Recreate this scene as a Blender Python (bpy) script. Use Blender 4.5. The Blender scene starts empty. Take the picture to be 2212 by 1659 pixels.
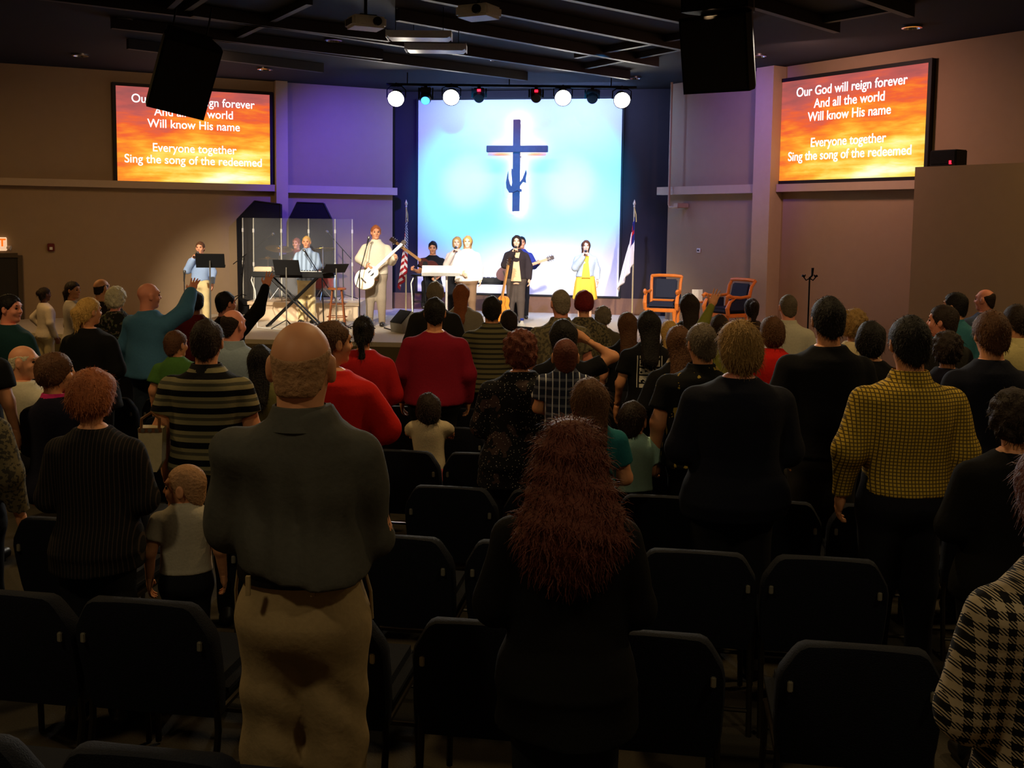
import bpy, bmesh, math, random, time
import numpy as np
from mathutils import Vector, Matrix
random.seed(7); RNG = np.random.default_rng(7)
scene = bpy.context.scene
COL = scene.collection
# ---------------------------------------------------------------- camera
FPX, CZ = 2250.0, 2.472            # focal length in pixels of the 2212 px frame, camera height (m)
PITCH, ROLL = math.radians(5), math.radians(.72)
SHIFT = -(829.5 - 478 - FPX * math.tan(PITCH)) / 2212
CAMR = Matrix.Rotation(math.pi / 2 - PITCH, 3, 'X') @ Matrix.Rotation(ROLL, 3, 'Z')
cam = bpy.data.objects.new('camera', bpy.data.cameras.new('camera')); COL.objects.link(cam)
cam.data.sensor_width = 36; cam.data.lens = 36 * FPX / 2212; cam.data.shift_y = SHIFT
cam.data.clip_start = .05; cam.data.clip_end = 200
cam.matrix_world = Matrix.Translation((0, 0, CZ)) @ CAMR.to_4x4()
scene.camera = cam
scene.view_settings.view_transform = 'Standard'; scene.view_settings.look = 'None'
scene.view_settings.gamma = 1; scene.view_settings.exposure = 0
scene.view_settings.use_curve_mapping = False

def ray(px, py): return CAMR @ Vector(((px - 1106) / FPX, (829.5 + SHIFT * 2212 - py) / FPX, -1))
def P(px, py, d):
    r = ray(px, py); return Vector((0, 0, CZ)) + r * (d / r.y)
def onz(px, py, z):
    r = ray(px, py); return Vector((0, 0, CZ)) + r * ((z - CZ) / r.z)
def floor_z(y): return max(0.0, .572 - .052 * y)
STAGE, CEIL = .59, 5.15
# ---------------------------------------------------------------- world, the room's lamps and added fills
W = bpy.data.worlds.new('hall'); scene.world = W; W.use_nodes = True
W.node_tree.nodes['Background'].inputs[0].default_value = (.9, .8, .75, 1)
W.node_tree.nodes['Background'].inputs[1].default_value = .004

def aim(o, target):
    o.rotation_euler = (Vector(target) - o.location).to_track_quat('-Z', 'Y').to_euler()
def spot(name, loc, target, watts, col, cone, blend=.5, size=.08):
    l = bpy.data.lights.new(name, 'SPOT'); l.energy = watts; l.color = col
    l.spot_size = math.radians(cone); l.spot_blend = blend; l.shadow_soft_size = size
    o = bpy.data.objects.new(name, l); COL.objects.link(o); o.location = loc; aim(o, target); return o
def area(name, loc, target, watts, col, sx, sy=None):
    l = bpy.data.lights.new(name, 'AREA'); l.energy = watts; l.color = col
    l.size = sx
    if sy: l.shape = 'RECTANGLE'; l.size_y = sy
    o = bpy.data.objects.new(name, l); COL.objects.link(o); o.location = loc; aim(o, target); return o
WARMW = (1, .86, .66)
# stage wash from the front lighting bar
for x, tx in ((-5.2, -5.0), (-3.2, -3.0), (-1.2, -.6), (1.0, .6), (3.0, 1.8)):
    spot('stage_wash_lamp', (x, 11.6, 4.9), (tx, 18.6, 1.3), 2900, WARMW, 27, .7)
spot('stage_key_lamp', (-.5, 11.4, 4.9), (-.85, 18.8, 1.7), 4200, (1, .95, .85), 11, .8)
spot('stage_key_lamp', (-2.0, 11.4, 4.9), (-2.6, 18.4, 1.5), 1600, (1, .93, .8), 12, .8)
spot('stage_key_lamp', (1.2, 11.4, 4.9), (.9, 19.2, 1.8), 1900, (1, .95, .85), 14, .8)
spot('chair_lamp', (2.2, 12.0, 4.9), (3.2, 17.8, 1.0), 500, (1, .62, .3), 18, .9)
# colour wash over the white back panel and the side walls
spot('cyan_wash_lamp', (-1.0, 15.6, 5.0), (-.75, 21.7, 3.25), 4300, (.02, .42, 1), 29, .7)
spot('cyan_wash_lamp', (1.4, 15.2, 5.0), (1.05, 21.3, 3.25), 4300, (.02, .42, 1), 29, .7)
spot('white_wash_lamp', (-.9, 15.6, 5.0), (-.95, 21.7, 3.3), 650, (1, .95, .85), 12, 1)
spot('white_wash_lamp', (1.0, 15.2, 5.0), (1.15, 21.3, 3.3), 650, (1, .95, .85), 12, 1)
spot('lavender_wash_lamp', (.9, 14.6, 5.0), (1.35, 21.2, 1.7), 1900, (.34, .40, 1), 32, .8)
spot('lavender_wash_lamp', (-.4, 14.6, 5.0), (-1.0, 21.6, 1.9), 1500, (.2, .46, 1), 32, .8)
for x_, y_ in ((-.85, 20.65), (1.25, 20.25)): area('added_panel_fill', (x_, y_, 5.05), (x_ + .2, y_ + 1.3, 3.6), 55, (.3, .45, 1), 1.7, .1)  # unseen strips added to lift the top of the panel
spot('blue_wash_lamp', (-2.6, 18.4, 4.9), (-3.2, 21.3, 3.3), 1050, (.08, .05, 1), 85, .9)
spot('blue_wash_lamp', (2.3, 16.8, 4.9), (4.2, 18.8, 3.9), 210, (.16, .08, 1), 80, .9)
# dim warm house lights over the seats, plus unseen ones added to brighten the walls
for x, y, w, c in ((-5.0, 6.0, 62, .66), (0.5, 6.2, 52, .68), (5.4, 6.0, 66, .7), (-2.4, 1.0, 30, .8), (2.2, 1.2, 25, .8), (-7.5, 13.5, 84, .6), (6.4, 11.0, 40, .64)):
    area('house_and_fill_light', (x, y, CEIL - .22), (x, y, 0), w, (1, c, (c - .44) * 1.25), .35)
area('house_and_fill_light', (4.0, 15.2, CEIL - .22), (5.2, 17.0, 1.5), 62, (1, .52, .46), .35)  # pinkish fill added for the right wall, no fixture there
area('house_and_fill_light', (-5.1, 16.4, CEIL - .22), (-6.0, 19.5, 1.8), 26, (1, .6, .34), .35)  # warm fill added to brighten the left wall, source not modelled
# ---------------------------------------------------------------- small toolbox
def lin(c):
    c = c / 255.; return c / 12.92 if c <= .04045 else ((c + .055) / 1.055) ** 2.4
def RGB(r, g=None, b=None):
    if g is None: r, g, b = r
    return (lin(r), lin(g), lin(b), 1)
MATS = {}
def mat(name, col, rough=.8, metal=0., var=.15, scale=30., bump=.0, emis=None, es=0., spec=.3, alpha=1., trans=0.):
    if name in MATS: return MATS[name]
    m = bpy.data.materials.new(name); m.use_nodes = True; MATS[name] = m
    N, L = m.node_tree.nodes, m.node_tree.links; b = N['Principled BSDF']
    c = RGB(col); b.inputs['Roughness'].default_value = rough; b.inputs['Metallic'].default_value = metal
    b.inputs['Specular IOR Level'].default_value = spec; b.inputs['Alpha'].default_value = alpha
    b.inputs['Transmission Weight'].default_value = trans
    tc = N.new('ShaderNodeTexCoord'); n = N.new('ShaderNodeTexNoise'); n.inputs['Scale'].default_value = scale; n.inputs['Detail'].default_value = 3
    L.new(tc.outputs['Object'], n.inputs['Vector'])
    mx = N.new('ShaderNodeMix'); mx.data_type = 'RGBA'
    mx.inputs[6].default_value = [v * (1 - var) for v in c[:3]] + [1]; mx.inputs[7].default_value = [min(1, v * (1 + var)) for v in c[:3]] + [1]
    L.new(n.outputs[0], mx.inputs[0]); L.new(mx.outputs[2], b.inputs['Base Color'])
    if bump:
        bp = N.new('ShaderNodeBump'); bp.inputs['Strength'].default_value = bump; bp.inputs['Distance'].default_value = .01
        L.new(n.outputs[0], bp.inputs['Height']); L.new(bp.outputs[0], b.inputs['Normal'])
    if emis: b.inputs['Emission Color'].default_value = RGB(emis); b.inputs['Emission Strength'].default_value = es
    return m
class MB:
    """collects shapes into one mesh"""
    def __init__(s): s.v = []; s.f = []
    def add(s, vs, fs, M=None):
        k = len(s.v); s.v += [tuple(M @ Vector(v)) if M else tuple(v) for v in vs]; s.f += [tuple(i + k for i in f) for f in fs]; return s
    def box(s, c, d, M=None, bev=0.):
        x, y, z = [q / 2 for q in d]; T = Matrix.Translation(c)
        if M: T = M @ T
        if bev <= 0:
            vs = [(i * x, j * y, k * z) for i in (-1, 1) for j in (-1, 1) for k in (-1, 1)]
            return s.add(vs, [(0, 1, 3, 2), (4, 6, 7, 5), (0, 4, 5, 1), (2, 3, 7, 6), (0, 2, 6, 4), (1, 5, 7, 3)], T)
        bm = bmesh.new(); bmesh.ops.create_cube(bm, size=1); bmesh.ops.scale(bm, vec=d, verts=bm.verts)
        bmesh.ops.bevel(bm, geom=bm.edges[:], offset=bev, segments=2, affect='EDGES'); bm.verts.index_update()
        s.add([v.co[:] for v in bm.verts], [[v.index for v in f.verts] for f in bm.faces], T); bm.free(); return s
    def tube(s, pts, r, n=8, caps=True, M=None):
        pts = [Vector(p) for p in pts]; rs = r if isinstance(r, (list, tuple)) else [r] * len(pts); vs = []; fs = []; u = None
        for i, p in enumerate(pts):
            t = (pts[min(i + 1, len(pts) - 1)] - pts[max(i - 1, 0)]).normalized()
            if u is None: u = t.cross(Vector((0, 0, 1)) if abs(t.z) < .9 else Vector((1, 0, 0))).normalized()
            u = (u - t * u.dot(t)).normalized(); w = t.cross(u)
            for k in range(n): a = 2 * math.pi * k / n; vs.append(p + (u * math.cos(a) + w * math.sin(a)) * rs[i])
        for i in range(len(pts) - 1):
            for k in range(n): fs.append((i * n + k, i * n + (k + 1) % n, (i + 1) * n + (k + 1) % n, (i + 1) * n + k))
        if caps: fs.append(tuple(range(n))[::-1]); fs.append(tuple((len(pts) - 1) * n + k for k in range(n)))
        return s.add(vs, fs, M)
    def lathe(s, prof, n=20, M=None, sx=1, sy=1):
        vs = [(r * math.cos(2 * math.pi * k / n) * sx, r * math.sin(2 * math.pi * k / n) * sy, z) for r, z in prof for k in range(n)]
        fs = [(i * n + k, i * n + (k + 1) % n, (i + 1) * n + (k + 1) % n, (i + 1) * n + k) for i in range(len(prof) - 1) for k in range(n)]
        if prof[0][0] > 0: fs.append(tuple(range(n))[::-1])
        if prof[-1][0] > 0: fs.append(tuple((len(prof) - 1) * n + k for k in range(n)))
        return s.add(vs, fs, M)
    def prism(s, poly, t0, t1, M=None):
        """poly in x,z extruded along y"""
        n = len(poly); vs = [(x, t0, z) for x, z in poly] + [(x, t1, z) for x, z in poly]
        fs = [tuple(range(n)), tuple(range(n, 2 * n))[::-1]] + [(i, n + i, n + (i + 1) % n, (i + 1) % n) for i in range(n)]
        return s.add(vs, fs, M)
    def mesh(s, name, m, smooth=True):
        me = bpy.data.meshes.new(name); me.from_pydata(s.v, [], s.f)
        bm = bmesh.new(); bm.from_mesh(me); bmesh.ops.recalc_face_normals(bm, faces=bm.faces); bm.to_mesh(me); bm.free()
        if m: me.materials.append(m)
        if smooth:
            me.shade_smooth(); me.set_sharp_from_angle(angle=math.radians(40))
        return me
    def build(s, name, m, parent=None, smooth=True, loc=None):
        o = bpy.data.objects.new(name, s.mesh(name, m, smooth)); COL.objects.link(o); o.parent = parent
        if loc is not None: o.location = loc
        return o
def tag(o, label=None, cat=None, group=None, kind=None):
    if label: o['label'] = label
    if cat: o['category'] = cat
    if group: o['group'] = group
    if kind: o['kind'] = kind
    return o
def thing(name, label, cat, loc=(0, 0, 0), rz=0., group=None):
    o = bpy.data.objects.new(name, None); COL.objects.link(o); o.empty_display_size = .1
    o.location = loc; o.rotation_euler = (0, 0, rz); return tag(o, label, cat, group)
def struct(name, mb, m, label=None, parent=None):
    o = mb.build(name, m, parent, smooth=False)
    if not parent: tag(o, label, None, None, 'structure')
    return o
def copy_tree(o, parent=None):
    c = o.copy(); COL.objects.link(c); c.parent = parent
    for ch in o.children: copy_tree(ch, c)
    return c
def frame_on(A, B):
    """matrix with x along the wall line A->B, y horizontal across it (to the left of x), z up, origin A"""
    x = Vector((B[0] - A[0], B[1] - A[1], 0)).normalized(); y = Vector((-x.y, x.x, 0))
    return Matrix(((x.x, y.x, 0, A[0]), (x.y, y.y, 0, A[1]), (0, 0, 1, 0), (0, 0, 0, 1)))
def hit(M, px, py):
    """pixel -> local (x, z) on the wall plane y=0 of frame M"""
    Mi = M.inverted(); o = Mi @ Vector((0, 0, CZ)); r = Mi.to_3x3() @ ray(px, py); p = o + r * (-o.y / r.y); return p.x, p.z
# ================================================================ the hall
M_wall = mat('painted_wall', (148, 125, 98), .85, var=.06, scale=6, bump=.05)
M_trim = mat('painted_trim', (172, 150, 124), .7, var=.05, scale=10)
M_dark = mat('dark_stage_wall', (46, 40, 44), .9, var=.1, scale=5)
M_ceil = mat('black_ceiling', (18, 17, 20), .95, var=.2, scale=4)
M_beam = mat('painted_joist', (52, 51, 56), .7, var=.1)
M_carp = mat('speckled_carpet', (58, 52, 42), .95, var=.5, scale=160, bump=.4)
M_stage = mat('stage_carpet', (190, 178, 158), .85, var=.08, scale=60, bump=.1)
M_fascia = mat('stage_fascia', (96, 84, 56), .85, var=.1)
M_blk = mat('black_paint', (16, 16, 18), .6, var=.2)
M_blkm = mat('black_metal', (22, 22, 24), .4, metal=.6)
M_chrome = mat('chrome', (200, 200, 205), .2, metal=1.)
M_white = mat('white_plastic', (215, 215, 212), .5)
M_cloth = mat('black_cloth', (14, 14, 16), .95, bump=.2, scale=80)
M_brass = mat('brass', (190, 150, 70), .35, metal=.9)
M_red = mat('red_lacquer', (150, 18, 16), .25, spec=.6)

WL0, WL1 = (-12.6, 17.10), (-2.52, 21.84)       # left wall line (far end at the stage opening)
WR0, WR1 = (3.02, 20.45), (9.2, 11.03)          # right wall line
ML, MR = frame_on(WL0, WL1), frame_on(WR0, WR1)
LLEN = (Vector(WL1) - Vector(WL0)).length; RLEN = (Vector(WR1) - Vector(WR0)).length
# floor: raked under the seats, level before the stage
fl = MB(); ys = [-2.5, 11.0, 26]; zs = [floor_z(y) for y in ys]; X = 13.2
for i in range(2):
    fl.add([(-X, ys[i], zs[i]), (X, ys[i], zs[i]), (X, ys[i + 1], zs[i + 1]), (-X, ys[i + 1], zs[i + 1]),
            (-X, ys[i], zs[i] - .1), (X, ys[i], zs[i] - .1), (X, ys[i + 1], zs[i + 1] - .1), (-X, ys[i + 1], zs[i + 1] - .1)],
           [(0, 1, 2, 3), (4, 7, 6, 5), (0, 4, 5, 1), (2, 6, 7, 3), (0, 3, 7, 4), (1, 5, 6, 2)])
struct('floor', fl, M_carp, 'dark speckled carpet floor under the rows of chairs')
struct('ceiling', MB().box((0, 11.7, CEIL + .05), (27, 28.5, .1)), M_ceil, 'black painted ceiling above the hall')
struct('wall_left', MB().box((LLEN / 2, .1, CEIL / 2), (LLEN, .2, CEIL), ML), M_wall, 'tan painted wall carrying the left screen')
struct('wall_right', MB().box((RLEN / 2, .1, CEIL / 2), (RLEN, .2, CEIL), MR), M_wall, 'tan painted wall carrying the right screen')
struct('wall_side_left', MB().box((-12.7, 7.3, CEIL / 2), (.2, 19.6, CEIL)), M_wall, 'tan side wall beyond the left seats')
struct('wall_side_right', MB().box((9.3, 4.2, CEIL / 2), (.2, 13.7, CEIL)), M_wall, 'tan side wall beyond the right seats')
struct('wall_rear', MB().box((-1.7, -2.6, CEIL / 2), (22.2, .2, CEIL)), M_wall, 'tan rear wall behind the camera')
# dark back wall of the stage with the white panel on it
BK0, BK1 = (-3.25, 22.35), (4.1, 20.95); MBK = frame_on(BK0, BK1); BLEN = (Vector(BK1) - Vector(BK0)).length
struct('wall_back', MB().box((BLEN / 2, .1, CEIL / 2), (BLEN, .2, CEIL), MBK), M_dark, 'dark wall at the back of the stage')
x0, zt = hit(MBK, 906, 217); x1, zt2 = hit(MBK, 1345.5, 214); _, zb = hit(MBK, 1340, 640)
M_panel = mat('white_panel', (232, 232, 232), .9, var=.02)
SC = thing('backdrop_panel', 'large white stage panel glowing cyan and white behind the singers', 'backdrop', MBK @ Vector(((x0 + x1) / 2, 0, zb)), math.atan2(BK1[1] - BK0[1], BK1[0] - BK0[0]))
sw, sh = x1 - x0, (zt + zt2) / 2 - zb
MB().box((0, -.04, sh / 2), (sw, .06, sh)).build('screen_face', M_panel, SC, False)
for s in (-1, 1): MB().box((s * (sw / 2 + .02), -.045, sh / 2), (.04, .09, sh + .08)).build('edge_trim', M_blk, SC, False)
for z in (-.02, sh + .02): MB().box((0, -.045, z), (sw, .09, .04)).build('edge_trim', M_blk, SC, False)
M_plinth = mat('brown_plinth', (120, 88, 66), .8)
struct('trim_1', MB().box(((x0 + x1) / 2, -.03, (STAGE + zb - .04) / 2), (sw + 1.1, .06, zb - .04 - STAGE), MBK), M_plinth, 'brown plinth strip below the white stage panel')
# ledges and pilasters
def wall_box(name, M, px0, px1, pz, depth, h, m, label, ext=0.):
    a, _ = hit(M, px0, 420); b, _ = hit(M, px1, 420)
    return struct(name, MB().box(((a + b) / 2 + ext / 2, -depth / 2, pz), (b - a + ext, depth, h), M), m, label)
_, zl = hit(ML, 400, 402); _, zl2 = hit(ML, 730, 411); _, zr = hit(MR, 1560, 410); _, zr2 = hit(MR, 1800, 404)
wall_box('trim_2', ML, -200, 592, zl, .16, .13, M_trim, 'pale ledge under the left screen')
wall_box('trim_3', ML, 618, 853, zl2, .16, .15, M_trim, 'pale ledge behind the drum shield')
wall_box('trim_4', MR, 1432, 1648, zr, .16, .15, M_trim, 'pale ledge above the empty armchairs')
wall_box('trim_5', MR, 1690, 2212, zr2, .16, .13, M_trim, 'pale ledge under the right screen')
wall_box('column_left', ML, 592, 617, CEIL / 2, .22, CEIL - .01, M_trim, 'tan pilaster beside the left screen')
wall_box('column_right', MR, 1652, 1689, CEIL / 2, .30, CEIL - .01, M_trim, 'tan pilaster beside the right screen')
# low projecting block at the right
MRB = MR @ Matrix.Translation((0, -1.25, 0)); bx0, bzt = hit(MRB, 1977, 361)
struct('wall_block', MB().box(((bx0 + 9.6) / 2, .62, bzt / 2), (9.6 - bx0, 1.24, bzt), MRB), M_wall, 'lower wall block projecting in front of the right screen')
# joists seen on the ceiling
lines = [((285, 24), (700, 74)), ((430, 84), (700, 115)), ((437, 126), (585, 144)), ((600, 63), (1271, 160)), ((600, 106), (1043, 163)),
         ((1011, 73), (1332, 130)), ((1080, 33), (1500, 115)), ((1218, 0), (1500, 57)), ((1855, 0), (1960, 36)), ((1650, 26), (1800, 70))]
for i, (a, b) in enumerate(lines):
    A, B = onz(*a, CEIL - .16), onz(*b, CEIL - .16); M = frame_on(A, B); L_ = (B - A).length; e0, e1 = 1.2, 1.0
    if i in (8, 9): e0 = 2; e1 = .1
    struct('ceiling_joist', MB().box(((L_ + e1 - e0) / 2, 0, CEIL - .08), (L_ + e0 + e1, .09, .15), M), M_beam, 'dark painted joist crossing the ceiling diagonally')
cross = [((1500, 81), (1271, 122)), ((1560, 92), (1290, 145)), ((390, 0), (370, 18)), ((440, 2), (405, 25)), ((650, 20), (510, 86)), ((1800, 48), (1905, 30))]
for a, b in cross:
    A, B = onz(*a, CEIL - .1), onz(*b, CEIL - .1); M = frame_on(A, B); L_ = (B - A).length
    struct('ceiling_joist', MB().box((L_ / 2, 0, CEIL - .05), (L_ + .6, .08, .09), M), M_beam, 'dark cross joist between the diagonal ones')
# stage platform
SF = [(-9.4, 17.0), (-6.5, 16.35), (-2, 15.95), (2.6, 15.55), (4.7, 15.9)]
SB = [(5.15, 17.2), (3.02, 20.45), (4.15, 20.9), (-3.25, 22.32), (-2.52, 21.84), (-9.4, 18.6)]
poly = SF + SB
def slab(poly, z0, z1):
    n = len(poly); m = MB(); m.add([(x, y, z0) for x, y in poly] + [(x, y, z1) for x, y in poly],
        [tuple(range(n))[::-1], tuple(range(n, 2 * n))] + [(i, (i + 1) % n, n + (i + 1) % n, n + i) for i in range(n)]); return m
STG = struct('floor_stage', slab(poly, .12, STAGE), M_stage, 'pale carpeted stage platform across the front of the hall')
fa = MB()
for (ax, ay), (bx, by) in zip(SF[:-1], SF[1:]):
    M = frame_on((ax, ay), (bx, by)); L_ = math.hypot(bx - ax, by - ay); fa.box((L_ / 2, -.015, .26), (L_, .03, .52), M)
struct('trim_6', fa, M_fascia, 'olive tan fascia along the stage front')
# door, exit sign, alarm, outlet
M_door = mat('dark_door', (34, 30, 26), .6); M_frame = mat('door_frame', (70, 58, 44), .7)
dx0, _ = hit(ML, -95, 560); dx1, dz = hit(ML, 38, 556)
struct('door_1', MB().box(((dx0 + dx1) / 2, -.03, dz / 2), (dx1 - dx0, .05, dz), ML), M_door, 'dark doorway under the exit sign')
D1 = bpy.data.objects['door_1']
for xx in (dx0 - .04, dx1 + .04): MB().box((xx, -.04, dz / 2), (.08, .09, dz + .08), ML).build('door_frame', M_frame, D1, False)
MB().box(((dx0 + dx1) / 2, -.04, dz + .04), (dx1 - dx0, .09, .08), ML).build('door_frame', M_frame, D1, False)
MB().box((dx1 - .12, -.08, dz * .52), (.10, .04, .05), ML).build('door_handle', M_chrome, D1)
def text_mesh(body, size, name, m, parent, Mloc, align='CENTER', ex=.002, bold=0.):
    cu = bpy.data.curves.new(name, 'FONT'); cu.body = body; cu.size = size; cu.align_x = align; cu.align_y = 'CENTER'; cu.extrude = ex; cu.offset = bold
    t = bpy.data.objects.new(name, cu); COL.objects.link(t)
    dg = bpy.context.evaluated_depsgraph_get(); me = bpy.data.meshes.new_from_object(t.evaluated_get(dg)); bpy.data.objects.remove(t)
    me.materials.clear(); me.materials.append(m); o = bpy.data.objects.new(name, me); COL.objects.link(o); o.parent = parent; o.matrix_local = Mloc; return o
UP = Matrix.Rotation(math.pi / 2, 4, 'X')     # text lying in xy -> standing in xz, facing -y
def on_wall(name, label, cat, M, x, y, z): 
    o = thing(name, label, cat); o.matrix_world = M @ Matrix.Translation((x, y, z)); return o
ex1, ez = hit(ML, 15, 527); ew = .42
M_exw = mat('exit_white', (235, 225, 205), .5, emis=(255, 210, 170), es=.7); M_exr = mat('exit_red', (255, 60, 10), .5, emis=(255, 62, 8), es=3.5)
E_ = on_wall('exit_sign', 'lit exit sign with red letters above the dark doorway', 'exit sign', ML, ex1 - ew / 2, 0, ez)
MB().box((0, -.04, 0), (ew, .07, .24), bev=.01).build('sign_box', M_exw, E_)
text_mesh('EXIT', .185, 'sign_letters', M_exr, E_, Matrix.Translation((0, -.078, .02)) @ UP, bold=.006)
MB().tube([(ew / 2, -.05, -.06), (ew / 2 + .06, -.07, -.07)], [.03, .045], 10).build('emergency_lamp', M_white, E_)
fx, fz = hit(ML, 110, 534)
A_ = on_wall('fire_alarm', 'small dark red fire alarm box on the left wall', 'alarm', ML, fx, 0, fz)
MB().box((0, -.03, 0), (.12, .06, .14), bev=.01).build('alarm_box', mat('alarm_red', (96, 24, 20), .5), A_)
MB().box((0, -.065, -.02), (.05, .02, .05)).build('strobe_lens', M_white, A_)
ox, oz = hit(MR, 1510, 541)
O_ = on_wall('wall_outlet', 'white outlet plate on the wall above the armchairs', 'outlet', MR, ox, 0, oz)
MB().box((0, -.01, 0), (.10, .02, .085), bev=.006).build('cover_plate', M_white, O_); MB().box((0, -.024, 0), (.04, .012, .03)).build('socket', M_blk, O_)
px_, pzt = hit(MR, 1470, 186); px2, pzb = hit(MR, 1472, 448); px3, _ = hit(MR, 1492, 448)
C_ = on_wall('conduit_pipe', 'thin painted conduit pipe running down the wall to a small projector bracket', 'pipe', MR, px_, 0, pzb)
MB().tube([(0, -.22, CEIL - pzb - .01), (0, -.22, .05), (.03, -.22, 0), (px3 - px2, -.22, 0)], .022, 8).build('pipe_run', M_trim, C_)
MB().box((px3 - px2, -.14, .03), (.13, .28, .09), bev=.01).build('bracket_box', M_trim, C_)
# ---------------------------------------------------------------- the two lyric screens
def sunset():
    m = bpy.data.materials.new('sunset_slide'); m.use_nodes = True; N, L = m.node_tree.nodes, m.node_tree.links; N.clear()
    def nd(t, **k):
        n = N.new(t)
        for a, b in k.items(): setattr(n, a, b)
        return n
    out = nd('ShaderNodeOutputMaterial'); em = nd('ShaderNodeEmission'); tc = nd('ShaderNodeTexCoord')
    mp = nd('ShaderNodeMapping'); mp.inputs['Scale'].default_value = (1.7, 1, 5.5); no = nd('ShaderNodeTexNoise'); no.inputs['Scale'].default_value = 1.5; no.inputs['Detail'].default_value = 6; no.inputs['Roughness'].default_value = .55
    L.new(tc.outputs['Generated'], mp.inputs[0]); L.new(mp.outputs[0], no.inputs['Vector'])
    sp = nd('ShaderNodeSeparateXYZ'); L.new(tc.outputs['Generated'], sp.inputs[0])
    def math_(op, a, b):
        n = nd('ShaderNodeMath', operation=op)
        for i, v in enumerate((a, b)):
            if isinstance(v, (int, float)): n.inputs[i].default_value = v
            else: L.new(v, n.inputs[i])
        return n.outputs[0]
    gx, gz = sp.outputs[0], sp.outputs[2]
    # sun glow centred low right, yellow band across the middle
    dx = math_('MULTIPLY', math_('SUBTRACT', gx, .74), 1.25); dz_ = math_('MULTIPLY', math_('SUBTRACT', gz, .10), 2.0)
    dist = math_('SQRT', math_('ADD', math_('MULTIPLY', dx, dx), math_('MULTIPLY', dz_, dz_)), 0)
    glow = math_('SUBTRACT', 1.0, math_('MULTIPLY', dist, .62))
    f = math_('ADD', math_('MULTIPLY', glow, .62), math_('MULTIPLY', math_('SUBTRACT', no.outputs[0], .5), 1.0)); f = math_('ADD', f, .27)
    cr = nd('ShaderNodeValToRGB'); L.new(f, cr.inputs[0]); e = cr.color_ramp.elements
    e[0].position = 0; e[0].color = RGB(150, 84, 84); e[1].position = 1; e[1].color = RGB(255, 255, 225)
    for p, c in ((.25, (196, 92, 84)), (.40, (240, 100, 52)), (.54, (252, 146, 44)), (.66, (255, 190, 60)), (.82, (255, 240, 120))):
        q = e.new(p); q.color = RGB(c)
    L.new(cr.outputs[0], em.inputs[0]); em.inputs[1].default_value = 1.05; L.new(em.outputs[0], out.inputs[0]); return m
M_sun = sunset(); M_txt = mat('lyric_text', (255, 255, 255), .5, emis=(248, 250, 255), es=1.5); M_bez = mat('screen_bezel', (20, 14, 10), .6)
LYR = ['Our God will reign forever', 'And all the world', 'Will know His name', '', 'Everyone together', 'Sing the song of the redeemed']
def lyric_screen(M, tl, tr, bl, br, label):
    xs = [hit(M, *q)[0] for q in (tl, tr, bl, br)]; zz = [hit(M, *q)[1] for q in (tl, tr, bl, br)]
    xa, xb = (xs[0] + xs[2]) / 2, (xs[1] + xs[3]) / 2; zb_, zt_ = (zz[2] + zz[3]) / 2, (zz[0] + zz[1]) / 2
    w, h = xb - xa, zt_ - zb_; print('screen', w, h, zb_)
    S = on_wall('lyric_screen', label, 'screen', M, (xa + xb) / 2, 0, (zt_ + zb_) / 2)
    MB().box((0, -.05, 0), (w, .06, h)).build('display', M_sun, S, False)
    for s in (-1, 1):
        MB().box((s * (w / 2 + .03), -.05, 0), (.06, .1, h + .12)).build('bezel', M_bez, S, False)
        MB().box((0, -.05, s * (h / 2 + .03)), (w, .1, .06)).build('bezel', M_bez, S, False)
    for i, t in enumerate(LYR):
        if t: text_mesh(t, h * .128, 'lyric_line', M_txt, S, Matrix.Translation((w * -.005, -.085, h * (.375 - i * .1275))) @ UP @ Matrix.Scale(.92, 4, (1, 0, 0)), bold=.0015)
lyric_screen(ML, (251, 186), (582, 206), (251, 392.5), (580, 398), 'glowing sunset lyric screen on the left wall behind the hanging loudspeaker')
lyric_screen(MR, (1694, 179), (2013, 137), (1691, 392), (2005, 380), 'glowing sunset lyric screen on the right wall, lyrics fully readable')
# ================================================================ rigging and ceiling gear
def X_at(px, d, py=650): return P(px, py, d).x
def Z_at(px, py, d): return P(px, py, d).z
def loc_at(px, d, z): return Vector((X_at(px, d), d, z))
ORD = ['first', 'second', 'third', 'fourth', 'fifth', 'sixth', 'seventh', 'eighth', 'ninth', 'tenth', 'eleventh', 'twelfth', 'thirteenth', 'fourteenth', 'fifteenth', 'sixteenth', 'seventeenth', 'eighteenth', 'nineteenth', 'twentieth']
M_lens = mat('lamp_lens', (255, 250, 235), .3, emis=(255, 246, 225), es=60)
M_lensb = mat('blue_lens', (60, 120, 255), .3, emis=(50, 130, 255), es=6)
M_led = mat('red_led', (255, 30, 40), .3, emis=(255, 20, 40), es=6)
pipe_d = 19.3
A, B = P(835, 186, pipe_d), P(1375, 190, pipe_d); zp = (A.z + B.z) / 2 + .02
R_ = thing('lighting_pipe', 'black lighting pipe hanging over the stage front of the white panel', 'pipe', (0, pipe_d, zp))
MB().tube([(A.x, 0, 0), (B.x, 0, 0)], .026, 10).build('pipe', M_blkm, R_)
for px in (880, 1100, 1320): MB().tube([(X_at(px, pipe_d, 190), 0, 0), (X_at(px, pipe_d, 190), 0, CEIL - zp)], .012, 6).build('hanger_rod', M_blkm, R_)
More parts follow.
